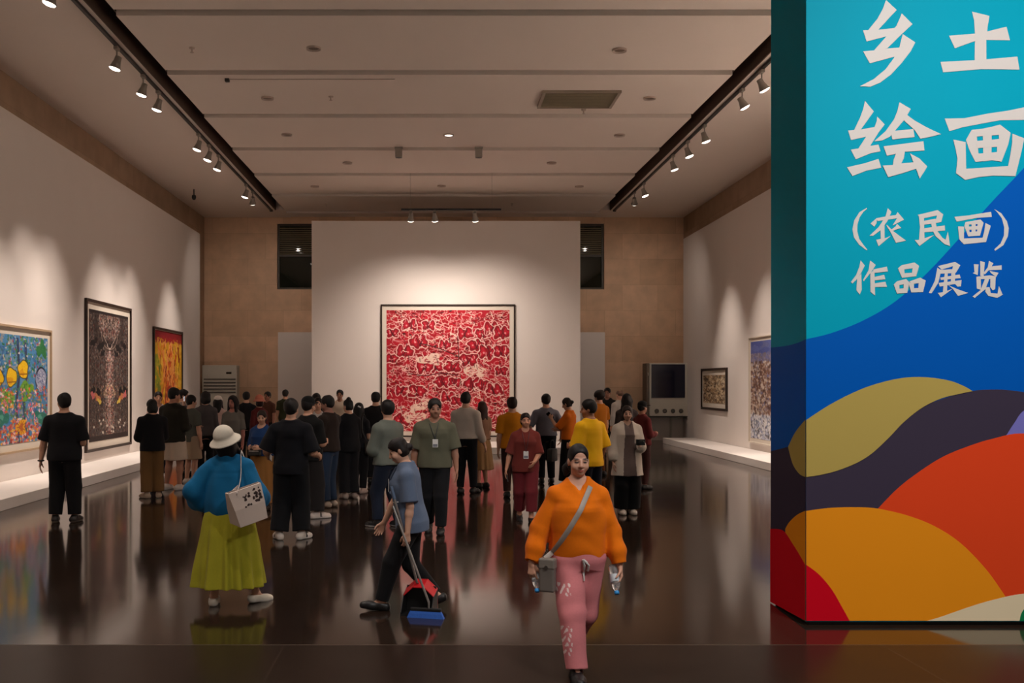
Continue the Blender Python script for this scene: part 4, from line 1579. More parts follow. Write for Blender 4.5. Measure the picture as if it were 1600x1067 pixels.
    out = dict(root=root, s=s, wr=[q * s for q in wr], hd=hd, hn=hn, hc=hc * s, RH=RH, el=[q * s for q in el], sh=[q * s for q in sh],
               knees=[q * s for q in knees], ank=[q * s for q in ank], up=lambda p: up(p) * s, yaw=yaw, dz=dz[2] * s)

    def chest(xx, zz, e_=.02):
        T = np.array(tt)
        rx, ry, yo = (np.interp(zz, T[:, 0], T[:, i]) for i in (1, 2, 3))
        q = max(0.03, 1 - (xx / (rx + e_)) ** 2)
        return up((xx, yo + (ry + e_) * math.sqrt(q), zz)) * s
    out['chest'] = chest

    # --- top
    top = top or {}
    col = top.get('col', (30, 30, 34))
    loose = top.get('loose', .5)
    e0 = top.get('e', .016)
    hem = top.get('hem', .86)
    slv = top.get('sleeve', 'short')
    g = Field(lo, hi, vox)
    zc = 1.27
    rxm, rym = max(t[1] for t in tt), max(t[2] for t in tt)
    rows = []
    for z in np.linspace(hem, 1.452, 22):
        T = np.array(tt)
        rx, ry, yo = (float(np.interp(z, T[:, 0], T[:, i])) for i in (1, 2, 3))
        lt = min(1, max(0, (zc + .05 - z) / .16))
        lt = loose * lt * lt * (3 - 2 * lt)
        rx = rx * (1 - lt) + max(rx, rxm * .97) * lt
        ry = ry * (1 - lt) + max(ry, rym * .95) * lt
        ee = e0
        if top.get('gather'):          # blousy, gathered at the hem
            q = (z - hem) / (zc - hem)
            if 0 <= q <= 1:
                ee = e0 + top['gather'] * math.sin(math.pi * q) ** .8
        if z < 1.05 and not top.get('gather'):
            ee += top.get('flare', .018) * (1.05 - z) / (1.05 - hem)
        rows.append((z + dz[2], rx + ee, ry + ee, yo))
    g.prof(rows, k=0, M=MM[0], piv=MM[1])
    for i, sd in enumerate((-1, 1)):
        ar = (.043 if fem else .050) + top.get('sr', .012)
        g.cone(up((sd * .060, -.014, 1.400)), sh[i], .046 + e0 * .5, ar + .008, .05)
        if slv == 'none':
            continue
        if slv == 'short':
            q = top.get('sl', .72)
            g.cone(sh[i], sh[i] + (el[i] - sh[i]) * q, ar + .008, ar + top.get('sflare', .008), .02, cut_b=True)
        else:
            q = top.get('sl', .97)
            puff = top.get('puff', 0)
            g.cone(sh[i], el[i], ar + .008, ar + puff * .8, .018)
            md = el[i] + (wr[i] - el[i]) * .55
            g.cone(el[i], md, ar + puff * .8, ar - .006 + puff, .02)
            en = el[i] + (wr[i] - el[i]) * q
            g.cone(md, en, ar - .006 + puff, ar - .014 + puff * .45 + top.get('cuff', 0), .02, cut_b=True)
    if top.get('vneck'):
        q = top['vneck']
        g.cone(up((0, .055, 1.475)), up((0, .15, 1.44 - q)), .062, .008, .004, 's')
    g.cone(up((0, .02, 1.47)), up((0, .09, 1.47)), top.get('neck', .06), top.get('neck', .06), .006, 's')
    Vt, Qt = g.mesh()
    Vt = wrinkle(relax(Vt, Qt, 1, .4), Qt, top.get('wr', .005 if vox < .01 else .004), seed)
    cc = top.get('paint')
    Ct = np.tile(np.array(s2l(col)), (len(Vt), 1))
    if cc:
        Ct = cc(Vt, Ct)
    link_mesh(top.get('name', 'shirt'), np_mesh('shirt', Vt * s, Qt, Ct), M_CLOTH, root)
    garm = [(Vt * s, Qt)]

    # --- bottom
    bt = bottom or {}
    kind = bt.get('kind', 'trousers')
    col = bt.get('col', (26, 25, 28))
    wst = bt.get('waist', .985)
    g = Field(lo, hi, vox)
    eb = bt.get('e', .010)
    if kind == 'skirt':
        hemz = bt.get('hem', .25)
        R = bt.get('R', .30)
        cx = (ank[0] + ank[1]) / 2
        nf, amp = bt.get('folds', 11), bt.get('amp', .07)
        T = np.array(tt)
        rows = []
        for z in np.linspace(hemz, wst, 16):
            q = (wst - z) / (wst - hemz)
            b0 = float(np.interp(max(z, .88), T[:, 0], T[:, 1])) + eb
            c0 = float(np.interp(max(z, .88), T[:, 0], T[:, 2])) + eb
            tq = q ** bt.get('pow', .85)
            rows.append((z + dz[2], b0 + (R - b0) * tq, c0 + (R * bt.get('ry', .85) - c0) * tq, cx[1] * q * .6))

        def fold(th, z):
            q = np.clip((wst + dz[2] - z) / (wst - hemz), 0, 1)
            return 1 + amp * q * (np.sin(nf * th + seed + 2.0 * np.sin(2 * th + seed)) * .7 + .3 * np.sin((nf + 6) * th + z * 3)) 
        g.prof(rows, k=0, fold=fold, lo=np.array([-R * 1.3, -R * 1.3 - .1, hemz + dz[2] - .03]), hi=np.array([R * 1.3, R * 1.3 + .1, wst + .04]))
    else:
        T = np.array(tt)
        rows = [(z + dz[2], float(np.interp(z, T[:, 0], T[:, 1])) + eb, float(np.interp(z, T[:, 0], T[:, 2])) + eb, 0) for z in np.linspace(.81, wst, 8)]
        g.prof(rows, k=0)
        ww = bt.get('w', .012)
        for i in (0, 1):
            lw = w * (.97 if fem else 1)
            if kind == 'shorts':
                q = bt.get('q', .82)
                g.cone(hips[i], hips[i] + (knees[i] - hips[i]) * q, .088 * lw + ww, .075 * lw + ww * 1.6, .03, cut_b=True)
            else:
                q = bt.get('q', .95)
                bell = bt.get('bell', 0)
                g.cone(hips[i], knees[i], .087 * lw + ww, .060 * lw + ww + bell * .4, .03)
                g.cone(knees[i], knees[i] + (ank[i] - knees[i]) * q, .060 * lw + ww + bell * .4, .044 + ww + bell, .02, cut_b=True)
    Vt, Qt = g.mesh()
    Vt = wrinkle(relax(Vt, Qt, 1, .4), Qt, bt.get('wr', .0045 if vox < .01 else .0035), seed + 500, 20, (1, 1, .6 if kind != 'skirt' else .1))
    Ct = np.tile(np.array(s2l(col)), (len(Vt), 1))
    if bt.get('paint'):
        Ct = bt['paint'](Vt, Ct)
    link_mesh({'skirt': 'skirt', 'shorts': 'shorts'}.get(kind, 'trousers'), np_mesh('trousers', Vt * s, Qt, Ct), M_CLOTH, root)
    garm.append((Vt * s, Qt))
    out['garm'] = garm

    # --- shoes
    so_ = shoes or {}
    col, sole = np.array(s2l(so_.get('col', (28, 26, 26)))), np.array(s2l(so_.get('sole', so_.get('col', (28, 26, 26)))))
    for i in (0, 1):
        heel, ball, toe, fwd, upv = shoe_geo[i]
        q = np.array([heel, ball, toe, ank[i]])
        g = Field(q.min(0) - .09, q.max(0) + .09, min(vox, .009))
        g.cone(heel, ank[i] + upv * (-.005 if not so_.get('low') else -.03), .042, .046, .02)
        g.cone(heel, ball, .042, .046, .03)
        g.cone(ball, toe, .046, .036, .03)
        if so_.get('chunky'):
            g.cone(heel - upv * .01 - fwd * .01, toe - upv * .008 + fwd * .01, .046, .044, .02)
        # flat sole
        w_ = g.win(g.lo, g.lo + g.h * g.n)
        sl, X, Y, Z = w_
        pl = (heel[0] - X) * upv[0] + (heel[1] - Y) * upv[1] + (heel[2] - Z) * upv[2] - .039
        g.F = np.maximum(g.F, pl.astype(np.float32))
        pl2 = (X - ank[i][0]) * upv[0] + (Y - ank[i][1]) * upv[1] + (Z - ank[i][2]) * upv[2] - so_.get('top', .022)
        g.F = np.maximum(g.F, pl2.astype(np.float32))
        Vt, Qt = g.mesh()
        Vt = relax(Vt, Qt, 1, .3)
        hh = (Vt - heel) @ upv + .039
        Ct = np.where((hh < .026)[:, None], sole, col)
        if so_.get('stripe'):
            ln = (Vt - heel) @ fwd
            Ct = np.where((((ln > .075) & (ln < .105)) & (hh > .026))[:, None], np.array(s2l(so_['stripe'])), Ct)
        link_mesh('shoe', np_mesh('shoe', Vt * s, Qt, Ct), M_LEATHER, root)

    # --- hair
    hr = hair or {}
    st, hcol = hr.get('style', 'short'), hr.get('col', HAIR)
    if st != 'none':
        down = {'long': .42, 'bob': .13}.get(st, .05)
        hv = min(vox, .0095)
        lo2 = hc - np.array([.20, .24, .16 + down])
        hi2 = hc + np.array([.20, .22, .22])
        g = Field(lo2, hi2, hv)
        th = hr.get('thick', .006 if st == 'short' else .002)
        tb = -.005 if st in ('pony', 'bun') else 0
        g.ell(H((0, -.020, .046)), V3(.084 + th + tb, .100 + th, .088 + th + tb) * hs, RH, 0)
        if st == 'short':
            g.ell(H((0, -.045, .0)), V3(.079, .075, .075) * hs, RH, .02)
        elif st == 'thin':
            pass
        else:
            g.ell(H((0, -.035, -.015)), V3(.084 + th, .082 + th, .090) * hs, RH, .02)
        if st == 'bob':
            g.ell(H((0, -.030, -.055)), V3(.094 + th, .080 + th, .085) * hs, RH, .03)
        if st == 'long':
            L_ = hr.get('len', .26)
            g.cone(H((.035, -.050, -.03)), H((.045, -.085, -.03 - L_)), .062 + th, .042, .05)
            g.cone(H((-.035, -.050, -.03)), H((-.045, -.085, -.03 - L_)), .062 + th, .042, .05)
            if hr.get('front', True):
                for sd in (-1, 1):
                    g.cone(H((sd * .070, -.005, -.01)), H((sd * .085, .02, -.01 - L_ * .8)), .030, .028, .03)
        # face opening and ears
        fo = hr.get('fringe', .062)
        sides = st in ('long', 'bob')
        g.ell(H((0, .108, -.040)), V3(.088 if not sides else .076, .085, fo + .052) * hs, RH, .010, 's')
        g.ell(H((0, .122, -.080)), V3(.064 if sides else .15, .132, .115) * hs, RH, .010, 's')
        if st in ('short', 'thin', 'bun', 'pony'):
            for sd in (-1, 1):
                g.ell(H((sd * .090, .005, -.030)), V3(.030, .030, .038) * hs, RH, .006, 's')
            g.ell(H((0, -.03, -.135)), V3(.12, .14, .055) * hs, RH, .01, 's')
        if st == 'thin':
            g.ell(H((0, .0, .16)), V3(.075, .10, .075) * hs, RH, .01, 's')
        if st == 'bun':
            bp = hr.get('at', (0, -.125, -.005))
            g.ell(H(bp), V3(.045, .040, .040) * hs * hr.get('bs', 1), RH, .02)
        if st == 'pony':
            bp = hr.get('at', (0, -.11, -.01))
            q = hr.get('to', (.0, -.13, -.15))
            g.cone(H(bp), H(tuple((a + b) / 2 + (0, -.02, 0)[i] for i, (a, b) in enumerate(zip(bp, q)))), .026, .034, .02)
            g.cone(H(tuple((a + b) / 2 + (0, -.02, 0)[i] for i, (a, b) in enumerate(zip(bp, q)))), H(q), .034, .014, .02)
        Vt, Qt = g.mesh()
        Vt = wrinkle(relax(Vt, Qt, 1, .35), Qt, .0030 + hr.get('curl', 0), seed + 900, hr.get('freq', 48), (1, 1, .3))
        Ct = np.tile(np.array(s2l(hcol)), (len(Vt), 1))
        link_mesh('hair', np_mesh('hair', Vt * s, Qt, Ct), M_HAIR, root)

    # --- hat
    if hat:
        g = Field(hc - .24, hc + .28, min(vox, .0085))
        bk = hat.get('style') == 'bucket'
        if bk:
            g.ell(H((0, -.018, .085)), V3(.096, .108, .072) * hs, RH, 0)
            g.cone(H((0, -.018, .040)), H((0, -.018, .085)), .108, .097, .02, cut_a=True)
            a, b_ = H((0, -.018, .062)), H((0, -.018, .010))
            ax = RH @ V3(0, 0, 1)
            g.cone(a, b_, .105, .160, .012, cut_a=True, cut_b=True)
            g.cone(H((0, -.018, .050)), H((0, -.018, -.02)), .085, .160, .0, 's', cut_a=True, cut_b=True)
            rim = [H((.155 * math.cos(q_), -.018 + .155 * math.sin(q_), .016)) for q_ in np.linspace(0, 2 * math.pi, 25)]
            for r0, r1 in zip(rim[:-1], rim[1:]):
                g.cone(r0, r1, .008, .008, .006)
        else:
            g.ell(H((0, -.018, .062)), V3(.094, .106, .086) * hs, RH, 0, cut=None)
            g.ell(H((0, .115, .045)), V3(.075, .075, .012) * hs, RH, .01)
            g.ell(H((0, -.02, -.03)), V3(.13, .15, .075) * hs, RH, .0, 's')
        Vt, Qt = g.mesh()
        Vt = relax(Vt, Qt, 1, .3)
        Ct = np.tile(np.array(s2l(hat['col'])), (len(Vt), 1))
        link_mesh('hat', np_mesh('hat', Vt * s, Qt, Ct), M_CLOTH, root)
    return out


def surf(P, x, z, off=.01, back=False):
    """Point on the clothes of a person, in front (or behind) at local x, z (scaled metres)."""
    from mathutils.bvhtree import BVHTree
    if 'bvh' not in P:
        P['bvh'] = [BVHTree.FromPolygons([tuple(v) for v in V], [tuple(int(i) for i in q) for q in Q]) for V, Q in P['garm']]
    sg = -1 if back else 1
    best = None
    for t in P['bvh']:
        h = t.ray_cast(Vector((x, sg * .9, z)), Vector((0, -sg, 0)))
        if h[0] is not None and (best is None or sg * h[0].y > sg * best.y):
            best = h[0]
    if best is None:
        p = P['chest'](x / P['s'], z / P['s'], .03)
        best = Vector((x, p[1], z))
    return Vector((x, best.y + sg * off, z))


def wpt(P, p):
    """A point in a person's own frame -> world."""
    r = P['root']
    c, n = math.cos(r.rotation_euler.z), math.sin(r.rotation_euler.z)
    return Vector((r.location.x + c * p[0] - n * p[1], r.location.y + n * p[0] + c * p[1], p[2]))


def wdir(P, v):
    c, n = math.cos(P['root'].rotation_euler.z), math.sin(P['root'].rotation_euler.z)
    return Vector((c * v[0] - n * v[1], n * v[0] + c * v[1], v[2]))


M_SCREEN = mat('lit_phone_screen', (200, 214, 230), 0.3, emit=((210, 226, 245), 1.2))
M_PHONE_W = mat('white_phone_case', (222, 218, 214), 0.35, noise=0.02)


def phone(P, side, label, lit=False, case=None, off=.0):
    """A phone in the palm of hand `side` (0 left, 1 right), its long edge along the fingers."""
    w, hd, hn = P['wr'][side], P['hd'][side], P['hn'][side]
    c = wpt(P, np.array(w) + hd * (.105 + off) * P['s'] + hn * .030 * P['s'])
    z = wdir(P, hd)
    n = wdir(P, hn)
    x = z.cross(n).normalized()
    M = Matrix((x, n, z)).transposed()
    r = empty('mobile_phone', c, 0, label, 'phone')
    r.rotation_euler = M.to_euler()
    MB().box(-.038, .038, -.005, .005, -.078, .078).build('case', case or M_BLACK, r, bevel=.004)
    MB().box(-.034, .034, .0051, .0062, -.072, .072).build('screen', M_SCREEN if lit else mat('dark_screen', (18, 20, 24), .15, noise=.02), r)
    return r


def badge(P, label, z=1.12, x=0.02, strap=(40, 60, 110), e=.03):
    """Lanyard with a card lying on the chest."""
    s = P['s']
    zz = z * s + P['dz']
    b0 = surf(P, x * s, zz, .004)
    r = empty('lanyard_badge', wpt(P, b0), R_(P['yaw']), label, 'badge')
    for sd in (-1, 1):
        pts = []
        for q in np.linspace(0, 1, 9):
            pts.append(surf(P, (sd * .055 * (1 - q) + x * q) * s, (1.405 * (1 - q) + (z + .05) * q) * s + P['dz'], .006) - b0)
        MB().tube(pts, .006, 6).build('strap', mat('strap_%d_%d_%d' % strap, strap, .7, noise=.03), r)
    MB().box(-.035, .035, .002, .006, -.055, .05).build('card', M_PHONE_W, r, bevel=.002)
    MB().box(-.028, .028, .0061, .0066, -.045, -.012).build('card_print', mat('card_print', (120, 120, 130), .5, noise=.1, scale=60), r)
    return r

# ------------------------------------------------------------------ the visitors
BLK, BLK2, NAVY, CHAR = (22, 21, 24), (30, 27, 26), (28, 32, 46), (44, 42, 42)
YEL, ORG, WHT, CREAM = (232, 168, 20), (206, 124, 22), (206, 200, 194), (204, 194, 178)
BL_SH = dict(col=(26, 24, 24))
WH_SH = dict(col=(206, 196, 188), sole=(222, 214, 206))


def P(label, u, vt, d, yaw, **k):
    h = (CAM_Z - (vt - VY) / F_PX * d) / 1.017 + k.pop('dh', 0)
    return person(label, u, d, h, yaw, **k)


# -- the woman in orange, nearest the camera
def pants_print(V, C):
    x, y, z = V.T
    m = (x > .085) & (y > -.01) & (((z > .20) & (z < .40)) | ((z > .60) & (z < .69))) & ((x < .155) | (z > .5))
    m &= (np.sin(z * 130 + 3 * np.sin(x * 90)) + np.sin(x * 190 + z * 60)) > .55
    C[m] = np.array(s2l((232, 206, 204)))
    return C


W_ = P('woman in an orange blouse and pink trousers walking forward holding two bottles', 903, 690, 6.82, 181, sex='f', w=1.10, dh=.05,
       top=dict(col=(228, 114, 10), sleeve='long', sl=.94, e=.016, loose=.35, hem=.875, gather=.030, sr=.018, puff=.015, cuff=.006, vneck=.10, neck=.066, name='blouse', wr=.009),
       bottom=dict(col=(206, 124, 128), waist=.945, e=.022, w=.026, bell=.008, q=.97, paint=pants_print, wr=.007),
       shoes=dict(col=(26, 23, 24)), hair=dict(style='pony', fringe=.074, at=(.055, -.085, -.035), to=(.085, -.09, -.12)),
       arms=(((.33, .04, -1), (.18, .24, -1)), ((.44, -.04, -1), (.30, .28, -1))), hand_dirs=((.05, .35, -1), (.0, .35, -1)), hnrm=((-1, .1, 0), (-.6, -.6, 0)), curl=.95,
       feet=((-.045, -.34, .10, -42), (-.035, .28, .0, 4)), head=(4, 4), skin=(206, 156, 132))
s = W_['s']
for pts in (((-.012, .895), (-.020, .85), (-.024, .80), (-.022, .735)), ((-.012, .895), (-.035, .875), (-.052, .85), (-.05, .81))):
    MB().tube([surf(W_, x_ * s, z_ * s + W_['dz'], .010) for x_, z_ in pts], .0085, 8).build('drawstring', M_PHONE_W, W_['root'], smooth=True)
# her crossbody bag
s = W_['s']
c0 = np.array(W_['up']((.235, .120, .80)))
bagw = wpt(W_, c0)
r = empty('crossbody_bag', bagw, R_(181 - 25), 'small grey crossbody bag at the hip of the woman in orange', 'bag')
MB().box(-.052, .052, -.03, .03, -.13, .085).build('bag_body', mat('grey_leather', (112, 104, 98), .5, noise=.05), r, bevel=.014, seg=3)
MB().box(-.055, .055, -.033, .033, .02, .092).build('flap', mat('grey_leather_flap', (126, 118, 110), .5, noise=.05), r, bevel=.012, seg=3)
MB().lathe([(.0, 0), (.012, .0), (.012, .006), (.0, .006)], 12, M=Matrix.Translation((0, .034, .035)) @ Matrix.Rotation(R_(-90), 4, 'X')).build('clasp', mat('steel', (170, 168, 164), .3, metal=1, noise=.02), r)
pts = []
rot = Matrix.Rotation(-R_(181 - 25), 3, 'Z')
for q in np.linspace(0, 1, 17):
    pts.append(rot @ (wpt(W_, surf(W_, (.195 * (1 - q) - .078 * q) * s, (.93 * (1 - q) + 1.405 * q) * s + W_['dz'], .012)) - bagw))
pts = [Vector((.02, .0, .085))] + pts
MB().tube(pts, .017, 8, flat=.25, up=(rot @ wdir(W_, (0, 1, 0)))).build('strap', mat('grey_white_strap', (168, 158, 150), .7, noise=.12, scale=60), r, smooth=True)

M_PET = mat('clear_plastic', (226, 232, 236), .08, trans=.85, noise=.0)
M_CAP = mat('blue_cap', (40, 140, 210), .4, noise=.02)
M_LAB = mat('bottle_label', (196, 204, 210), .5, noise=.25, scale=70)


def bottle(Pn, side, label):
    w, hd_, hn_ = Pn['wr'][side], Pn['hd'][side], Pn['hn'][side]
    c = wpt(Pn, np.array(w) + hd_ * .075 * Pn['s'] + hn_ * .045 * Pn['s'])
    z = wdir(Pn, unit(hd_ + np.array([0, .25, 0])))
    M = z.to_track_quat('Z', 'Y')
    r = empty('water_bottle', c, 0, label, 'bottle', None)
    r.rotation_euler = M.to_euler()
    MB().lathe([(.005, -.075), (.028, -.075), (.031, -.068), (.031, -.02), (.029, -.015), (.031, -.01), (.031, .05), (.026, .075), (.014, .095), (.013, .105)], 22).build('bottle_body', M_PET, r, smooth=True)
    MB().lathe([(.0315, -.01), (.0322, -.008), (.0322, .038), (.0315, .04)], 22).build('bottle_label', M_LAB, r, smooth=True)
    MB().lathe([(.0155, .100), (.0165, .102), (.0165, .118), (.014, .121)], 18).build('cap', M_CAP, r, smooth=True)


bottle(W_, 1, 'small clear water bottle by the grey bag, blue cap down')
bottle(W_, 0, 'small clear water bottle in the hand away from the bag, blue cap down')

# -- the cleaner
C_ = P('cleaner in a grey blue tunic walking left with dustpan and broom', 642, 675, 8.75, 92, sex='f', w=1.06, dh=.04,
       top=dict(col=(96, 110, 134), sleeve='short', sl=.85, e=.026, loose=.7, hem=.80, sr=.02, sflare=.018, name='tunic', wr=.0045),
       bottom=dict(col=(20, 19, 21), w=.022, e=.012, wr=.004), shoes=dict(col=(22, 20, 20), low=True, top=-.008),
       hair=dict(style='bun', at=(0, -.125, -.02), col=(26, 18, 17)), lean=7,
       arms=(((.12, -.10, -1), (.10, .10, -1)), ((.08, .42, -1), (.0, .50, -1))), curl=(.95, .8), head=(6, 20),
       feet=((-.02, .30, .0, 8), (-.02, -.22, .03, -25)), skin=(200, 154, 130))
MB().tube([Vector(C_['up']((-.10, .05, 1.10))) + Vector((-.06, .04, 0)), Vector(C_['up']((-.10, .09, 1.10))) + Vector((-.055, .05, 0))], .008, 8, flat=.5).build('pocket_trim', M_PHONE_W, C_['root'])
hw = wpt(C_, np.array(C_['wr'][0]) + C_['hd'][0] * .085 * C_['s'] + C_['hn'][0] * .022 * C_['s'])
up_ = Vector((-.27, .02, 1)).normalized()


def along(z, off=0.0):
    return hw + up_ * ((z - hw.z) / up_.z) + Vector((off, 0, 0))


M_ALU = mat('brushed_aluminium', (176, 172, 168), .35, metal=.8, noise=.04)
M_RED = mat('red_plastic', (196, 22, 32), .4, noise=.04)
M_BLUE = mat('blue_bristles', (46, 98, 190), .8, noise=.25, scale=90)
M_DARKP = mat('black_plastic', (20, 19, 20), .5, noise=.05)
bx = along(.30)
r = empty('dustpan', (bx.x + .03, bx.y, 0), R_(-14), 'red hooded dustpan on a long pole, in the hand of the cleaner', 'dustpan')
ro = Vector(r.location)
rot = Matrix.Rotation(R_(14), 3, 'Z')
# hood: back, sides and sloping top, open to the front; black lip plate
W2, D2 = .135, .115
b = MB()
b.rings([[Vector((-W2, .10, .03)), Vector((W2, .10, .03)), Vector((W2, .10, .20)), Vector((.05, .10, .275)), Vector((-.05, .10, .275)), Vector((-W2, .10, .20))],
         [Vector((-W2, .085, .03)), Vector((W2, .085, .03)), Vector((W2, .085, .20)), Vector((.05, .085, .275)), Vector((-.05, .085, .275)), Vector((-W2, .085, .20))]])
top_o = [(-W2, .20), (-.05, .275), (.05, .275), (W2, .20)]
for (xa, za), (xb, zb) in zip(top_o[:-1], top_o[1:]):
    b._add([(xa, .10, za), (xb, .10, zb), (xb * .98, -.03, zb - .045), (xa * .98, -.03, za - .045),
            (xa, .10, za - .012), (xb, .10, zb - .012), (xb * .98, -.03, zb - .057), (xa * .98, -.03, za - .057)],
           [(0, 1, 2, 3), (7, 6, 5, 4), (0, 4, 5, 1), (2, 6, 7, 3), (1, 5, 6, 2), (3, 7, 4, 0)])
b.build('hood', M_RED, r, bevel=.004)
b = MB()
for sx in (-1, 1):
    b._add([(sx * W2, .10, .0), (sx * W2, -D2, .0), (sx * W2, -D2, .03), (sx * W2, -.03, .155), (sx * W2, .10, .20),
            (sx * (W2 - .008), .10, .0), (sx * (W2 - .008), -D2, .0), (sx * (W2 - .008), -D2, .03), (sx * (W2 - .008), -.03, .155), (sx * (W2 - .008), .10, .20)],
           [(0, 1, 2, 3, 4), (9, 8, 7, 6, 5), (0, 5, 6, 1), (1, 6, 7, 2), (2, 7, 8, 3), (3, 8, 9, 4), (4, 9, 5, 0)])
b.box(-W2, W2, -D2, .10, .0, .010).box(-W2 + .008, W2 - .008, .07, .084, .01, .22)
b.build('pan', M_DARKP, r)
p1 = rot @ (along(.26) - ro)
p2 = rot @ (along(.97) - ro)
MB().tube([p1 + Vector((0, .06, -.02)), p1, p2], .011, 10).build('pole', M_ALU, r, smooth=True)
MB().tube([p2 - (p2 - p1) * .02, p2 + (p2 - p1) * .13], .014, 10).build('grip', mat('blue_grey_grip', (90, 108, 134), .5, noise=.04), r, smooth=True)
br = empty('broom', (ro.x + .05, ro.y - .155, 0), R_(-14), 'blue bristle broom on a silver pole, resting against the red dustpan', 'broom')
bo = Vector(br.location)
b = MB()
b.rings([[Vector((-.15, -.02, 0)), Vector((.16, -.02, 0)), Vector((.16, .024, 0)), Vector((-.15, .024, 0))],
         [Vector((-.135, -.017, .035)), Vector((.145, -.017, .035)), Vector((.145, .018, .035)), Vector((-.135, .018, .035))],
         [Vector((-.125, -.013, .055)), Vector((.135, -.013, .055)), Vector((.135, .014, .055)), Vector((-.125, .014, .055))]])
b.build('bristles', M_BLUE, br)
MB().box(-.125, .135, -.016, .016, .055, .082).build('broom_head', M_DARKP, br, bevel=.006)
q1 = Vector((.03, .0, .08))
q2 = rot @ (along(.90, -.028) + Vector((0, -.026, 0)) - bo)
MB().tube([q1, q1 + Vector((0, .0, .05)), q2], .010, 10).build('pole', M_ALU, br, smooth=True)
badge(C_, 'small white name card on the tunic of the cleaner', z=1.24, x=-.05, strap=(40, 50, 70), e=.05)

# -- the woman in the hat
T_ = P('woman in a white hat, blue blouse and long green skirt seen from behind', 358, 662, 9.0, -4, sex='f', w=1.10, dh=-.0,
       top=dict(col=(24, 104, 152), sleeve='long', sl=.62, e=.034, loose=.85, hem=.865, gather=.03, sr=.032, puff=.052, cuff=.0, name='blouse', wr=.011),
       bottom=dict(kind='skirt', col=(164, 158, 44), hem=.20, R=.345, ry=.80, folds=12, amp=.11, waist=1.0, e=.02, pow=.75, wr=.004),
       shoes=dict(col=(212, 200, 182), sole=(224, 214, 200), low=True, top=-.012), hair=dict(style='long', len=.17, thick=.006), hat=dict(style='bucket', col=(222, 214, 198)),
       arms=(((.62, -.10, -.85), (-.28, .60, -.75)), ((.38, -.06, -1), (-.05, .85, -.25))), feet=((.03, -.10, 0, 0, -10), (.17, .06, .0, -6, 55)), head=(-8, -24, -8))
s = T_['s']
bw = Vector((-1.60, 8.72, .895))
TR = 38
r = empty('tote_bag', bw, R_(TR), 'white tote bag with a dark print, on the shoulder of the woman in the hat', 'bag')
Mt = Matrix.Rotation(R_(-14), 4, 'Y') @ Matrix.Rotation(R_(6), 4, 'X')
M_TOTE = mat('white_canvas_tote', (214, 196, 184), .7, noise=.03)
b = MB()
rg = []
for z, wx_, wy_ in ((-.15, .125, .085), (-.145, .132, .092), (0, .145, .070), (.15, .158, .026), (.152, .150, .018), (.06, .138, .030)):
    rg.append([Mt @ Vector((sx * wx_, sy * wy_, z)) for sx, sy in ((-1, -1), (-.5, -1.04), (.5, -1.04), (1, -1), (1, 1), (.5, 1.04), (-.5, 1.04), (-1, 1))])
b.rings(rg, True)
b.build('bag_body', M_TOTE, r)
b = MB()
rr = random.Random(2)
for k in range(26):
    cx, cz = rr.uniform(-.05, .12), rr.uniform(.0, .13)
    n = 7
    cx += .01
    rad = rr.uniform(.007, .02)
    b.poly([Mt @ Vector((cx + rad * rr.uniform(.6, 1.2) * math.cos(6.283 * i / n), -.0735 + cz * .29, cz + rad * rr.uniform(.6, 1.2) * math.sin(6.283 * i / n))) for i in range(n)], (0, -1, 0), .0012)
b.build('printed_pattern', [mat('dark_print', (74, 58, 56), .7, noise=.2, scale=30)], r)
rot = Matrix.Rotation(R_(-TR), 3, 'Z')
shp = wpt(T_, np.array(T_['up']((.125, -.02, 1.405))) + np.array([0, 0, .075]))
bk = rot @ (wpt(T_, np.array(T_['up']((.16, -.175, 1.25)))) - bw)
fr_ = rot @ (wpt(T_, np.array(T_['up']((.13, .165, 1.25)))) - bw)
sh_ = rot @ (shp - bw)
a1 = Mt @ Vector((-.09, -.045, .13))
a2 = Mt @ Vector((-.09, .045, .13))
def sm3(pts, n=6):
    out = []
    Pq = [pts[0]] + pts + [pts[-1]]
    for i in range(1, len(Pq) - 2):
        for k in range(n):
            t = k / n
            out.append(.5 * (2 * Pq[i] + (Pq[i + 1] - Pq[i - 1]) * t + (2 * Pq[i - 1] - 5 * Pq[i] + 4 * Pq[i + 1] - Pq[i + 2]) * t * t + (3 * Pq[i] - Pq[i - 1] - 3 * Pq[i + 1] + Pq[i + 2]) * t ** 3))
    return out + [pts[-1]]
MB().tube(sm3([a1, bk, sh_, fr_, a2]), .013, 8, flat=.35, up=rot @ Vector((1, .2, 0))).build('strap', mat('white_strap', (222, 212, 206), .6, noise=.02), r, smooth=True)

# -- man in black on the left
A_ = P('man in a black tee and black trousers alone at the left, seen from behind', 101, 612, 14.25, 4, w=1.12,
       top=dict(col=BLK, e=.024, loose=.8, hem=.83, sr=.024, sl=.88, sflare=.02, name='shirt'), bottom=dict(col=(20, 19, 21), w=.03, e=.014, bell=.012),
       shoes=dict(col=(34, 30, 28), sole=(120, 108, 96)), arms=(((.30, .06, -1), (.18, .06, -1)), 'bent'), feet=((.03, 0, 0, 0, -12), (.05, 0, 0, 0, 14)), head=(25, 0))
MB().tube([Vector(A_['wr'][0]) + Vector((.038 * math.cos(a), .038 * math.sin(a), 0)) for a in np.linspace(0, 6.283, 15)], .010, 8).build('wristwatch', M_BLACK, A_['root'], smooth=True)
phone(A_, 1, 'dark phone in the hand of the lone man in black on the left')

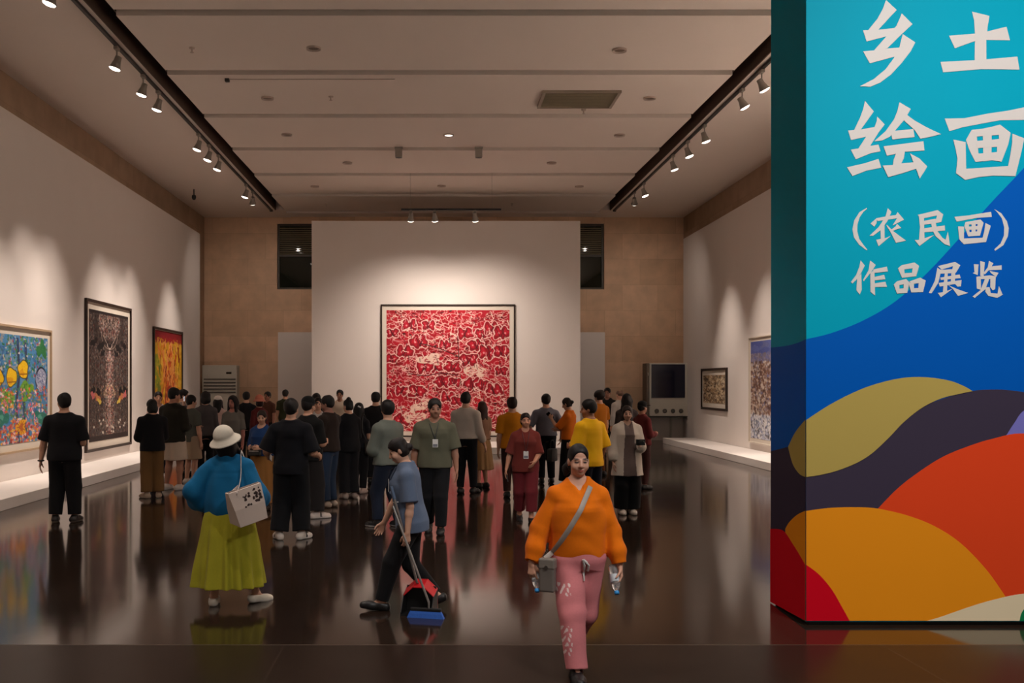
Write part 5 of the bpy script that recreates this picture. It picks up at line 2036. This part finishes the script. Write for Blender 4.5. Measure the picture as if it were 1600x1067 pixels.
# -- group at the left
P('person in a black jacket and brown trousers, leftmost of the left group', 238, 622, 17.3, 32, w=1.05, top=dict(col=BLK, sleeve='long', e=.03, loose=.8, hem=.82, sr=.026, puff=.014, name='jacket'),
  bottom=dict(col=(116, 84, 50), w=.034, bell=.02), shoes=dict(col=(170, 146, 124), sole=(190, 170, 150)), hair=dict(style='bob'), arms=('cross', 'cross'), feet=((.02, .0, 0, 0, -20), (.02, 0, 0, 0, 20)), head=(10, 8))
P('woman in a pale top facing out, behind the person in the black jacket', 247, 609, 20.9, 190, sex='f', top=dict(col=(206, 176, 168), sleeve='short', neck=.075), bottom=dict(col=NAVY), shoes=WH_SH,
  hair=dict(style='bun', col=(30, 18, 15)), head=(10, 8))
P('tall man in a dark olive sweater and cream shorts, seen from behind', 271, 604, 18.6, -22, w=1.08, top=dict(col=(40, 37, 30), sleeve='long', e=.03, loose=.8, hem=.80, sr=.024, sl=.7),
  bottom=dict(kind='shorts', col=(200, 180, 160), w=.04, e=.02, q=.90), shoes=dict(col=(206, 194, 184), sole=(222, 212, 204), chunky=True), arms=('bent', 'bent'), feet=((.04, 0, 0, 0, -10), (.05, 0, 0, 0, 20)), head=(-30, 5), skin=(170, 118, 94))
P('man in profile looking right, behind the tall man in shorts', 286, 607, 21.7, -80, top=dict(col=(120, 104, 96)), bottom=dict(col=BLK2), shoes=BL_SH, head=(0, 5))
P('person in a grey green tee and khaki shorts, right of the tall man', 298, 616, 19.7, -30, top=dict(col=(84, 84, 76), e=.026, loose=.8, hem=.82), bottom=dict(kind='shorts', col=(158, 134, 110), w=.04, q=.95), shoes=WH_SH,
  arms=('bent', 'down'), head=(-20, 5))
g6 = P('woman with big dark hair in a speckled grey sweater holding up a phone', 321, 610, 20.4, 20, sex='f', top=dict(col=(74, 68, 68), sleeve='long', e=.028, sr=.022, name='sweater'), bottom=dict(col=BLK), shoes=WH_SH,
       hair=dict(style='bob', thick=.016, curl=.004, freq=35), arms=(((.55, .45, -.35), (.15, .30, 1)), 'down'), head=(15, 0))
phone(g6, 0, 'bright lit phone held up by the woman in the speckled sweater', lit=True)
P('person in a white cap and pale pink shirt in the left group', 341, 617, 21.6, -10, sex='f', top=dict(col=(190, 160, 150), sleeve='long', sr=.02), bottom=dict(col=CHAR), shoes=BL_SH, hair=dict(style='long', len=.2), hat=dict(style='cap', col=(214, 204, 196)),
  arms=('phone', 'phone'))
P('woman with long dark hair in a grey top facing out, behind the white hat', 364, 616, 18.9, 168, sex='f', top=dict(col=(112, 106, 98), sleeve='short', neck=.075, sl=.9, e=.02), bottom=dict(col=BLK), shoes=BL_SH,
  hair=dict(style='long', len=.24, thick=.010), head=(-6, 4), skin=(176, 112, 96))
P('person in black with a white collar mark beyond the left group', 385, 611, 24.6, 5, top=dict(col=BLK, sleeve='long'), bottom=dict(col=BLK), shoes=BL_SH)
P('person in a wide orange pink sun hat beyond the left group', 405, 618, 22.9, 40, sex='f', top=dict(col=(90, 34, 34), sleeve='long'), bottom=dict(col=BLK2), shoes=BL_SH, hair=dict(style='bob', col=(40, 20, 16)), hat=dict(style='bucket', col=(186, 112, 92)))
P('person with a dark red brown top just right of the orange hat', 418, 611, 28.4, 150, top=dict(col=(84, 52, 40)), bottom=dict(col=BLK), shoes=BL_SH, skin=(150, 100, 80))
b8 = P('woman in a blue blouse and long brown skirt with a small black bag', 409, 638, 15.6, 160, sex='f', w=1.05, top=dict(col=(28, 54, 96), sleeve='short', sl=.9, e=.026, sr=.022, neck=.085, loose=.6, hem=.93, name='blouse'),
       bottom=dict(kind='skirt', col=(136, 92, 46), hem=.14, R=.25, folds=9, amp=.05, e=.02), shoes=dict(col=(60, 44, 36)), hair=dict(style='pony', curl=.003, thick=.006, col=(34, 22, 16)), arms=('bent', 'bent'), head=(20, 12))
r = empty('waist_bag', wpt(b8, b8['chest'](.02, 1.02, .09)), R_(160), 'small black bag worn at the waist of the woman in blue', 'bag')
MB().box(-.10, .10, -.035, .035, -.075, .075).build('bag_body', M_BLACK, r, bevel=.02, seg=3)
MB().box(-.085, .085, .0355, .039, -.005, .005).build('zip', M_ALU, r)
P('man in a dark green shirt before the white back partition, seen from behind', 446, 608, 29.8, 0, top=dict(col=(44, 48, 30)), bottom=dict(col=BLK), shoes=BL_SH)

# -- black clad group left of centre
e1 = P('man in a black tee and wide black trousers with white sneakers, from behind', 455, 620, 12.7, -6, w=1.06, top=dict(col=(19, 19, 24), e=.03, loose=.9, hem=.80, sr=.03, sl=.98, sflare=.03), bottom=dict(col=(17, 17, 20), w=.045, e=.02, bell=.022),
       shoes=dict(col=(208, 194, 182), sole=(224, 214, 204), stripe=(30, 28, 28)), arms=(((.46, -.06, -1), (.16, .8, -.25)), ((.30, .0, -1), (.10, .8, -.2))), feet=((.05, -.04, 0, 0, -35), (.05, 0, 0, 0, 25)), head=(-5, 0))
phone(e1, 0, 'white phone in the left hand of the man in the black tee', case=M_PHONE_W)
P('person in a black cap and black clothes with chunky white shoes', 482, 618, 14.7, -30, w=1.08, top=dict(col=(20, 20, 20), sleeve='short', sl=.95, e=.03, loose=.8, hem=.82), bottom=dict(col=(34, 30, 30), w=.04, bell=.02),
  shoes=dict(col=(202, 186, 176), sole=(216, 204, 196), chunky=True, stripe=(80, 70, 66)), hat=dict(style='cap', col=(20, 20, 20)), arms=('bent', 'bent'), feet=((.02, .06, 0, 0, 20), (.06, .02, 0, 0, 35)))
P('man in a dark brown jacket and blue jeans, in profile facing left', 513, 616, 16.0, 62, w=1.08, top=dict(col=(40, 30, 26), sleeve='long', e=.03, loose=.8, hem=.86, sr=.026, name='jacket'), bottom=dict(col=(40, 54, 76), w=.028),
  shoes=dict(col=(176, 156, 140)), arms=('bent', 'camera'), head=(10, 6), skin=(150, 104, 88))
P('person with black hair half hidden behind the man in the black cap', 494, 613, 20.6, 20, top=dict(col=BLK2), bottom=dict(col=BLK), shoes=BL_SH)
P('woman in a blue mask and white shirt, behind the man in the brown jacket', 497, 619, 18.3, 185, sex='f', top=dict(col=(190, 184, 180), sleeve='long'), bottom=dict(col=NAVY), shoes=BL_SH, arms=('camera', 'camera'))
P('man in a cream shirt facing out before the centre wall', 531, 608, 26.4, 176, top=dict(col=(196, 176, 156), sleeve='long', e=.02, name='shirt'), bottom=dict(col=BLK2), shoes=BL_SH, skin=(160, 110, 88))
P('woman in black with a top bun, beside the woman with the white hair clip', 545, 621, 17.2, 30, sex='f', top=dict(col=BLK, sleeve='long', e=.026, sr=.02, loose=.6, hem=.8), bottom=dict(col=BLK, w=.03, bell=.02), shoes=dict(col=(150, 130, 120)), hair=dict(style='bun', at=(0, -.04, .13), bs=1.0),
  arms=('bent', 'cross'), head=(20, 6))
e8 = P('woman in black with a white hair clip and a black shoulder bag', 561, 627, 18.0, -20, sex='f', top=dict(col=(28, 26, 30), sleeve='short', e=.024, hem=.85), bottom=dict(col=BLK, w=.024), shoes=dict(col=(176, 150, 138)), hair=dict(style='long', len=.22),
       arms=('bent', 'bent'))
MB().tube([Vector(e8['hc']) + Vector((.02, -.105, .06)) * e8['s'], Vector(e8['hc']) + Vector((.07, -.085, .03)) * e8['s']], .014, 8).build('hair_clip', M_PHONE_W, e8['root'])
r = empty('shoulder_bag', wpt(e8, e8['up']((.225, -.02, .88))), R_(-20), 'black bag at the hip of the woman with the white hair clip', 'bag')
MB().box(-.045, .045, -.13, .13, -.13, .10).build('bag_body', M_BLACK, r, bevel=.03, seg=3)
ro3 = Vector(r.location)
rt3 = Matrix.Rotation(R_(20), 3, 'Z')
MB().tube(sm3([Vector((0, -.09, .09)), rt3 @ (wpt(e8, np.array(e8['up']((.14, -.16, 1.2)))) - ro3), rt3 @ (wpt(e8, np.array(e8['up']((.10, -.01, 1.49)))) - ro3), rt3 @ (wpt(e8, np.array(e8['up']((.15, .15, 1.2)))) - ro3), Vector((0, .09, .09))]), .009, 8
          ).build('strap', M_BLACK, r, smooth=True)
P('man in black standing close to the left edge of the red painting', 587, 611, 19.9, 3, top=dict(col=(24, 22, 24), e=.024, loose=.7, hem=.84, sr=.02), bottom=dict(col=BLK, w=.016), shoes=BL_SH, arms=('wide', 'bent'), feet=((.02, 0, 0, 0), (.02, 0, 0, 0)))
P('person in a grey green hoodie and navy trousers, from behind', 605, 623, 13.75, 48, w=1.06, top=dict(col=(104, 108, 100), sleeve='long', e=.03, loose=.75, hem=.86, sr=.026, puff=.012, name='hoodie'), bottom=dict(col=(32, 38, 54), w=.028),
  shoes=dict(col=(28, 26, 28), sole=(210, 204, 200)), hair=dict(style='short', thick=.014), arms=('cross', 'bent'), feet=((.02, .10, 0, 0, -10), (.02, -.1, 0, 0, 10)), head=(-40, 4))

# -- centre
f4 = P('tall man in an olive polo with a badge, walking forward', 679, 621, 13.2, 176, w=1.10, dh=.01, top=dict(col=(92, 90, 74), e=.026, loose=.7, hem=.845, sr=.026, sl=.92, sflare=.02, neck=.062, name='polo_shirt'), bottom=dict(col=(24, 23, 26), w=.026, e=.012),
       shoes=BL_SH, arms=(((.24, .0, -1), (.12, .22, -1)), ((.22, .02, -1), (.1, .2, -1))), feet=((.0, .12, 0, 0), (.0, -.14, .02, -14)), head=(12, 4), skin=(160, 112, 90))
badge(f4, 'white badge on a lanyard on the olive polo', z=1.16, x=-.02, strap=(60, 62, 60), e=.045)
P('man in a white shirt and black trousers before the red painting, from behind', 728, 611, 18.0, -14, top=dict(col=(184, 172, 160), sleeve='long', sl=.8, e=.022, loose=.55, hem=.93, sr=.022), bottom=dict(col=(20, 19, 22), w=.02, waist=1.0), shoes=BL_SH,
  arms=('bent', ((.20, .08, -1), (.30, .4, -1))), feet=((.01, 0, 0, 0), (.04, .05, 0, 0, 20)))
P('woman in a pale dress with brown hair beside the man in the white shirt', 753, 625, 19.0, 35, sex='f', top=dict(col=(146, 110, 88), e=.016, hem=.95), bottom=dict(kind='skirt', col=(160, 124, 84), hem=.36, R=.24, folds=8, amp=.05), shoes=BL_SH, hair=dict(style='long', len=.22, col=(54, 28, 22)),
  arms=('bent', 'bent'))
P('man in an orange yellow tee, from behind, left of the woman in maroon', 800, 619, 17.4, 6, w=1.04, top=dict(col=(196, 122, 18), e=.022, loose=.7, hem=.84, sr=.022, sl=.85), bottom=dict(col=(60, 36, 34), w=.02), shoes=BL_SH, arms=('down', 'bent'), hair=dict(style='short', col=(34, 18, 14)))
f8 = P('woman in a maroon blouse and trousers with a badge, walking forward', 821, 643, 14.35, 178, sex='f', w=1.05, dh=.015, top=dict(col=(112, 46, 40), sleeve='short', sl=1.0, e=.028, loose=.7, hem=.79, sr=.026, sflare=.015, neck=.064, name='blouse', wr=.005),
       bottom=dict(col=(116, 40, 46), w=.034, bell=.012, q=.80), shoes=dict(col=(30, 22, 22), low=True, top=-.01), hair=dict(style='bun', col=(28, 18, 16)), arms=('low', 'wide'), feet=((.0, .14, 0, 0), (.0, -.16, .02, -16)), head=(5, 3), skin=(196, 138, 110))
badge(f8, 'white card on a lanyard on the maroon blouse', z=1.06, x=.0, strap=(90, 40, 40), e=.05)
phone(f8, 1, 'dark phone in the lowered hand of the woman in maroon')
P('man in a grey blue shirt with hands at his hips, from behind', 853, 614, 19.8, 3, w=1.06, top=dict(col=(108, 108, 118), sleeve='short', e=.024, loose=.6, hem=.92, sr=.022, sl=.92), bottom=dict(col=(22, 22, 28), w=.02, waist=1.0), shoes=BL_SH, arms=(((.5, -.1, -.85), (-.2, .5, -.8)), ((.5, -.1, -.85), (-.1, .4, -.9))),
  hair=dict(style='short', col=(20, 16, 16)), feet=((.0, 0, 0, 0), (.03, .06, 0, 0)))
f10 = P('woman in an orange tee and black skirt looking at a phone', 889, 618, 19.2, 62, sex='f', top=dict(col=(206, 104, 22), e=.022, sr=.02, hem=.90, sl=.95), bottom=dict(kind='skirt', col=BLK, hem=.12, R=.24, folds=8, amp=.04), shoes=BL_SH, hair=dict(style='bun', col=(30, 20, 16)),
        arms=('phone', 'bent'), head=(0, 22))
phone(f10, 0, 'dark phone held up by the woman in the orange tee')
r = empty('handbag', wpt(f10, f10['up']((-.10, .30, .62))), R_(62), 'black handbag hanging before the woman in the orange tee', 'bag')
MB().rings([[Vector((sx * .16 * q, sy * .05, z)) for sx, sy in ((-1, -1), (1, -1), (1, 1), (-1, 1))] for z, q in ((-.14, .9), (-.12, 1), (.06, .92), (.10, .8))]).build('bag_body', M_BLACK, r, bevel=.015)
MB().tube(sm3([Vector((-.09, 0, .09)), Vector((-.06, 0, .24)), Vector((.06, 0, .24)), Vector((.09, 0, .09))]), .009, 8).build('handle', M_BLACK, r, smooth=True)
f11 = P('man in a bright yellow tee looking left, behind the woman in orange', 921, 622, 13.9, 38, w=1.06, top=dict(col=(255, 190, 26), e=.028, loose=.8, hem=.82, sr=.028, sl=.95, sflare=.03), bottom=dict(col=(28, 30, 44), w=.03), shoes=BL_SH,
        arms=('bent', ((.20, -.08, -1), (.05, .45, -1))), head=(42, 4), hair=dict(style='short', thick=.006), feet=((.02, .05, 0, 0), (.03, -.05, 0, 0)), skin=(166, 112, 84))
MB().tube([Vector(f11['wr'][1]) + Vector((.036 * math.cos(a), .036 * math.sin(a), .015 * math.sin(a))) for a in np.linspace(0, 6.283, 15)], .010, 8).build('wristwatch', M_BLACK, f11['root'], smooth=True)
P('curly haired person in a brown orange tee behind the yellow tee', 936, 609, 21.4, 40, top=dict(col=(168, 98, 22), e=.022, sr=.02), bottom=dict(col=(90, 50, 22)), shoes=BL_SH, hair=dict(style='short', thick=.018, curl=.004, freq=35, col=(30, 18, 14)))
P('man in a dark suit by the back wall on the right', 949, 605, 27.6, 160, top=dict(col=(34, 30, 28), sleeve='long', e=.026, hem=.80, name='jacket'), bottom=dict(col=BLK), shoes=BL_SH, skin=(150, 104, 84))
P('balding man in a white shirt by the back wall on the right', 968, 608, 26.6, 30, top=dict(col=(180, 172, 164), sleeve='long'), bottom=dict(col=NAVY), shoes=BL_SH, hair=dict(style='thin', col=(120, 92, 76)))
P('person with long black hair, behind the woman in the pale cardigan', 979, 613, 19.6, 8, sex='f', top=dict(col=(60, 50, 50), sleeve='long'), bottom=dict(col=BLK2), shoes=BL_SH, hair=dict(style='long', len=.22, thick=.008))


def open_front(V, C):
    m = (np.abs(V[:, 0]) < .065 + .05 * (1.45 - V[:, 2])) & (V[:, 1] > .03)
    C[m] = np.array(s2l((104, 88, 84)))
    return C


f15 = P('woman in a pale open cardigan and wide black trousers holding a camera', 980, 631, 15.1, 184, sex='f', w=1.06, top=dict(col=(200, 186, 172), sleeve='long', sl=.88, e=.034, loose=.85, hem=.62, sr=.03, puff=.022, vneck=.09, flare=.05, paint=open_front, name='cardigan'),
        bottom=dict(col=(16, 15, 17), w=.05, bell=.03, e=.016), shoes=dict(col=(196, 182, 170)), hair=dict(style='bob', col=(40, 28, 24)), arms=(((.16, .20, -1), (-.3, 1, .15)), ((.22, .0, -1), (.06, .3, -1))), head=(-6, 6), skin=(186, 142, 120))
c = wpt(f15, np.array(f15['wr'][0]) + f15['hd'][0] * .12 * f15['s'] + np.array([0, .03, .04]))
r = empty('camera', c, R_(184), 'small black camera held by the woman in the cardigan', 'camera')
MB().box(-.065, .065, -.03, .03, -.04, .045).build('camera_body', M_BLACK, r, bevel=.008)
MB().lathe([(.034, 0), (.034, .05), (.030, .055), (.02, .055)], 18, M=Matrix.Translation((0, .03, 0)) @ Matrix.Rotation(R_(-90), 4, 'X')).build('lens', M_DARKP, r, smooth=True)
P('person in maroon with a black cap, rightmost of the crowd', 1004, 625, 18.7, -60, sex='f', top=dict(col=(96, 34, 34), sleeve='long', e=.024, sr=.02), bottom=dict(col=(70, 40, 38)), shoes=BL_SH, hat=dict(style='cap', col=(24, 22, 22)), hair=dict(style='short'), arms=('bent', 'bent'), skin=(170, 116, 92))
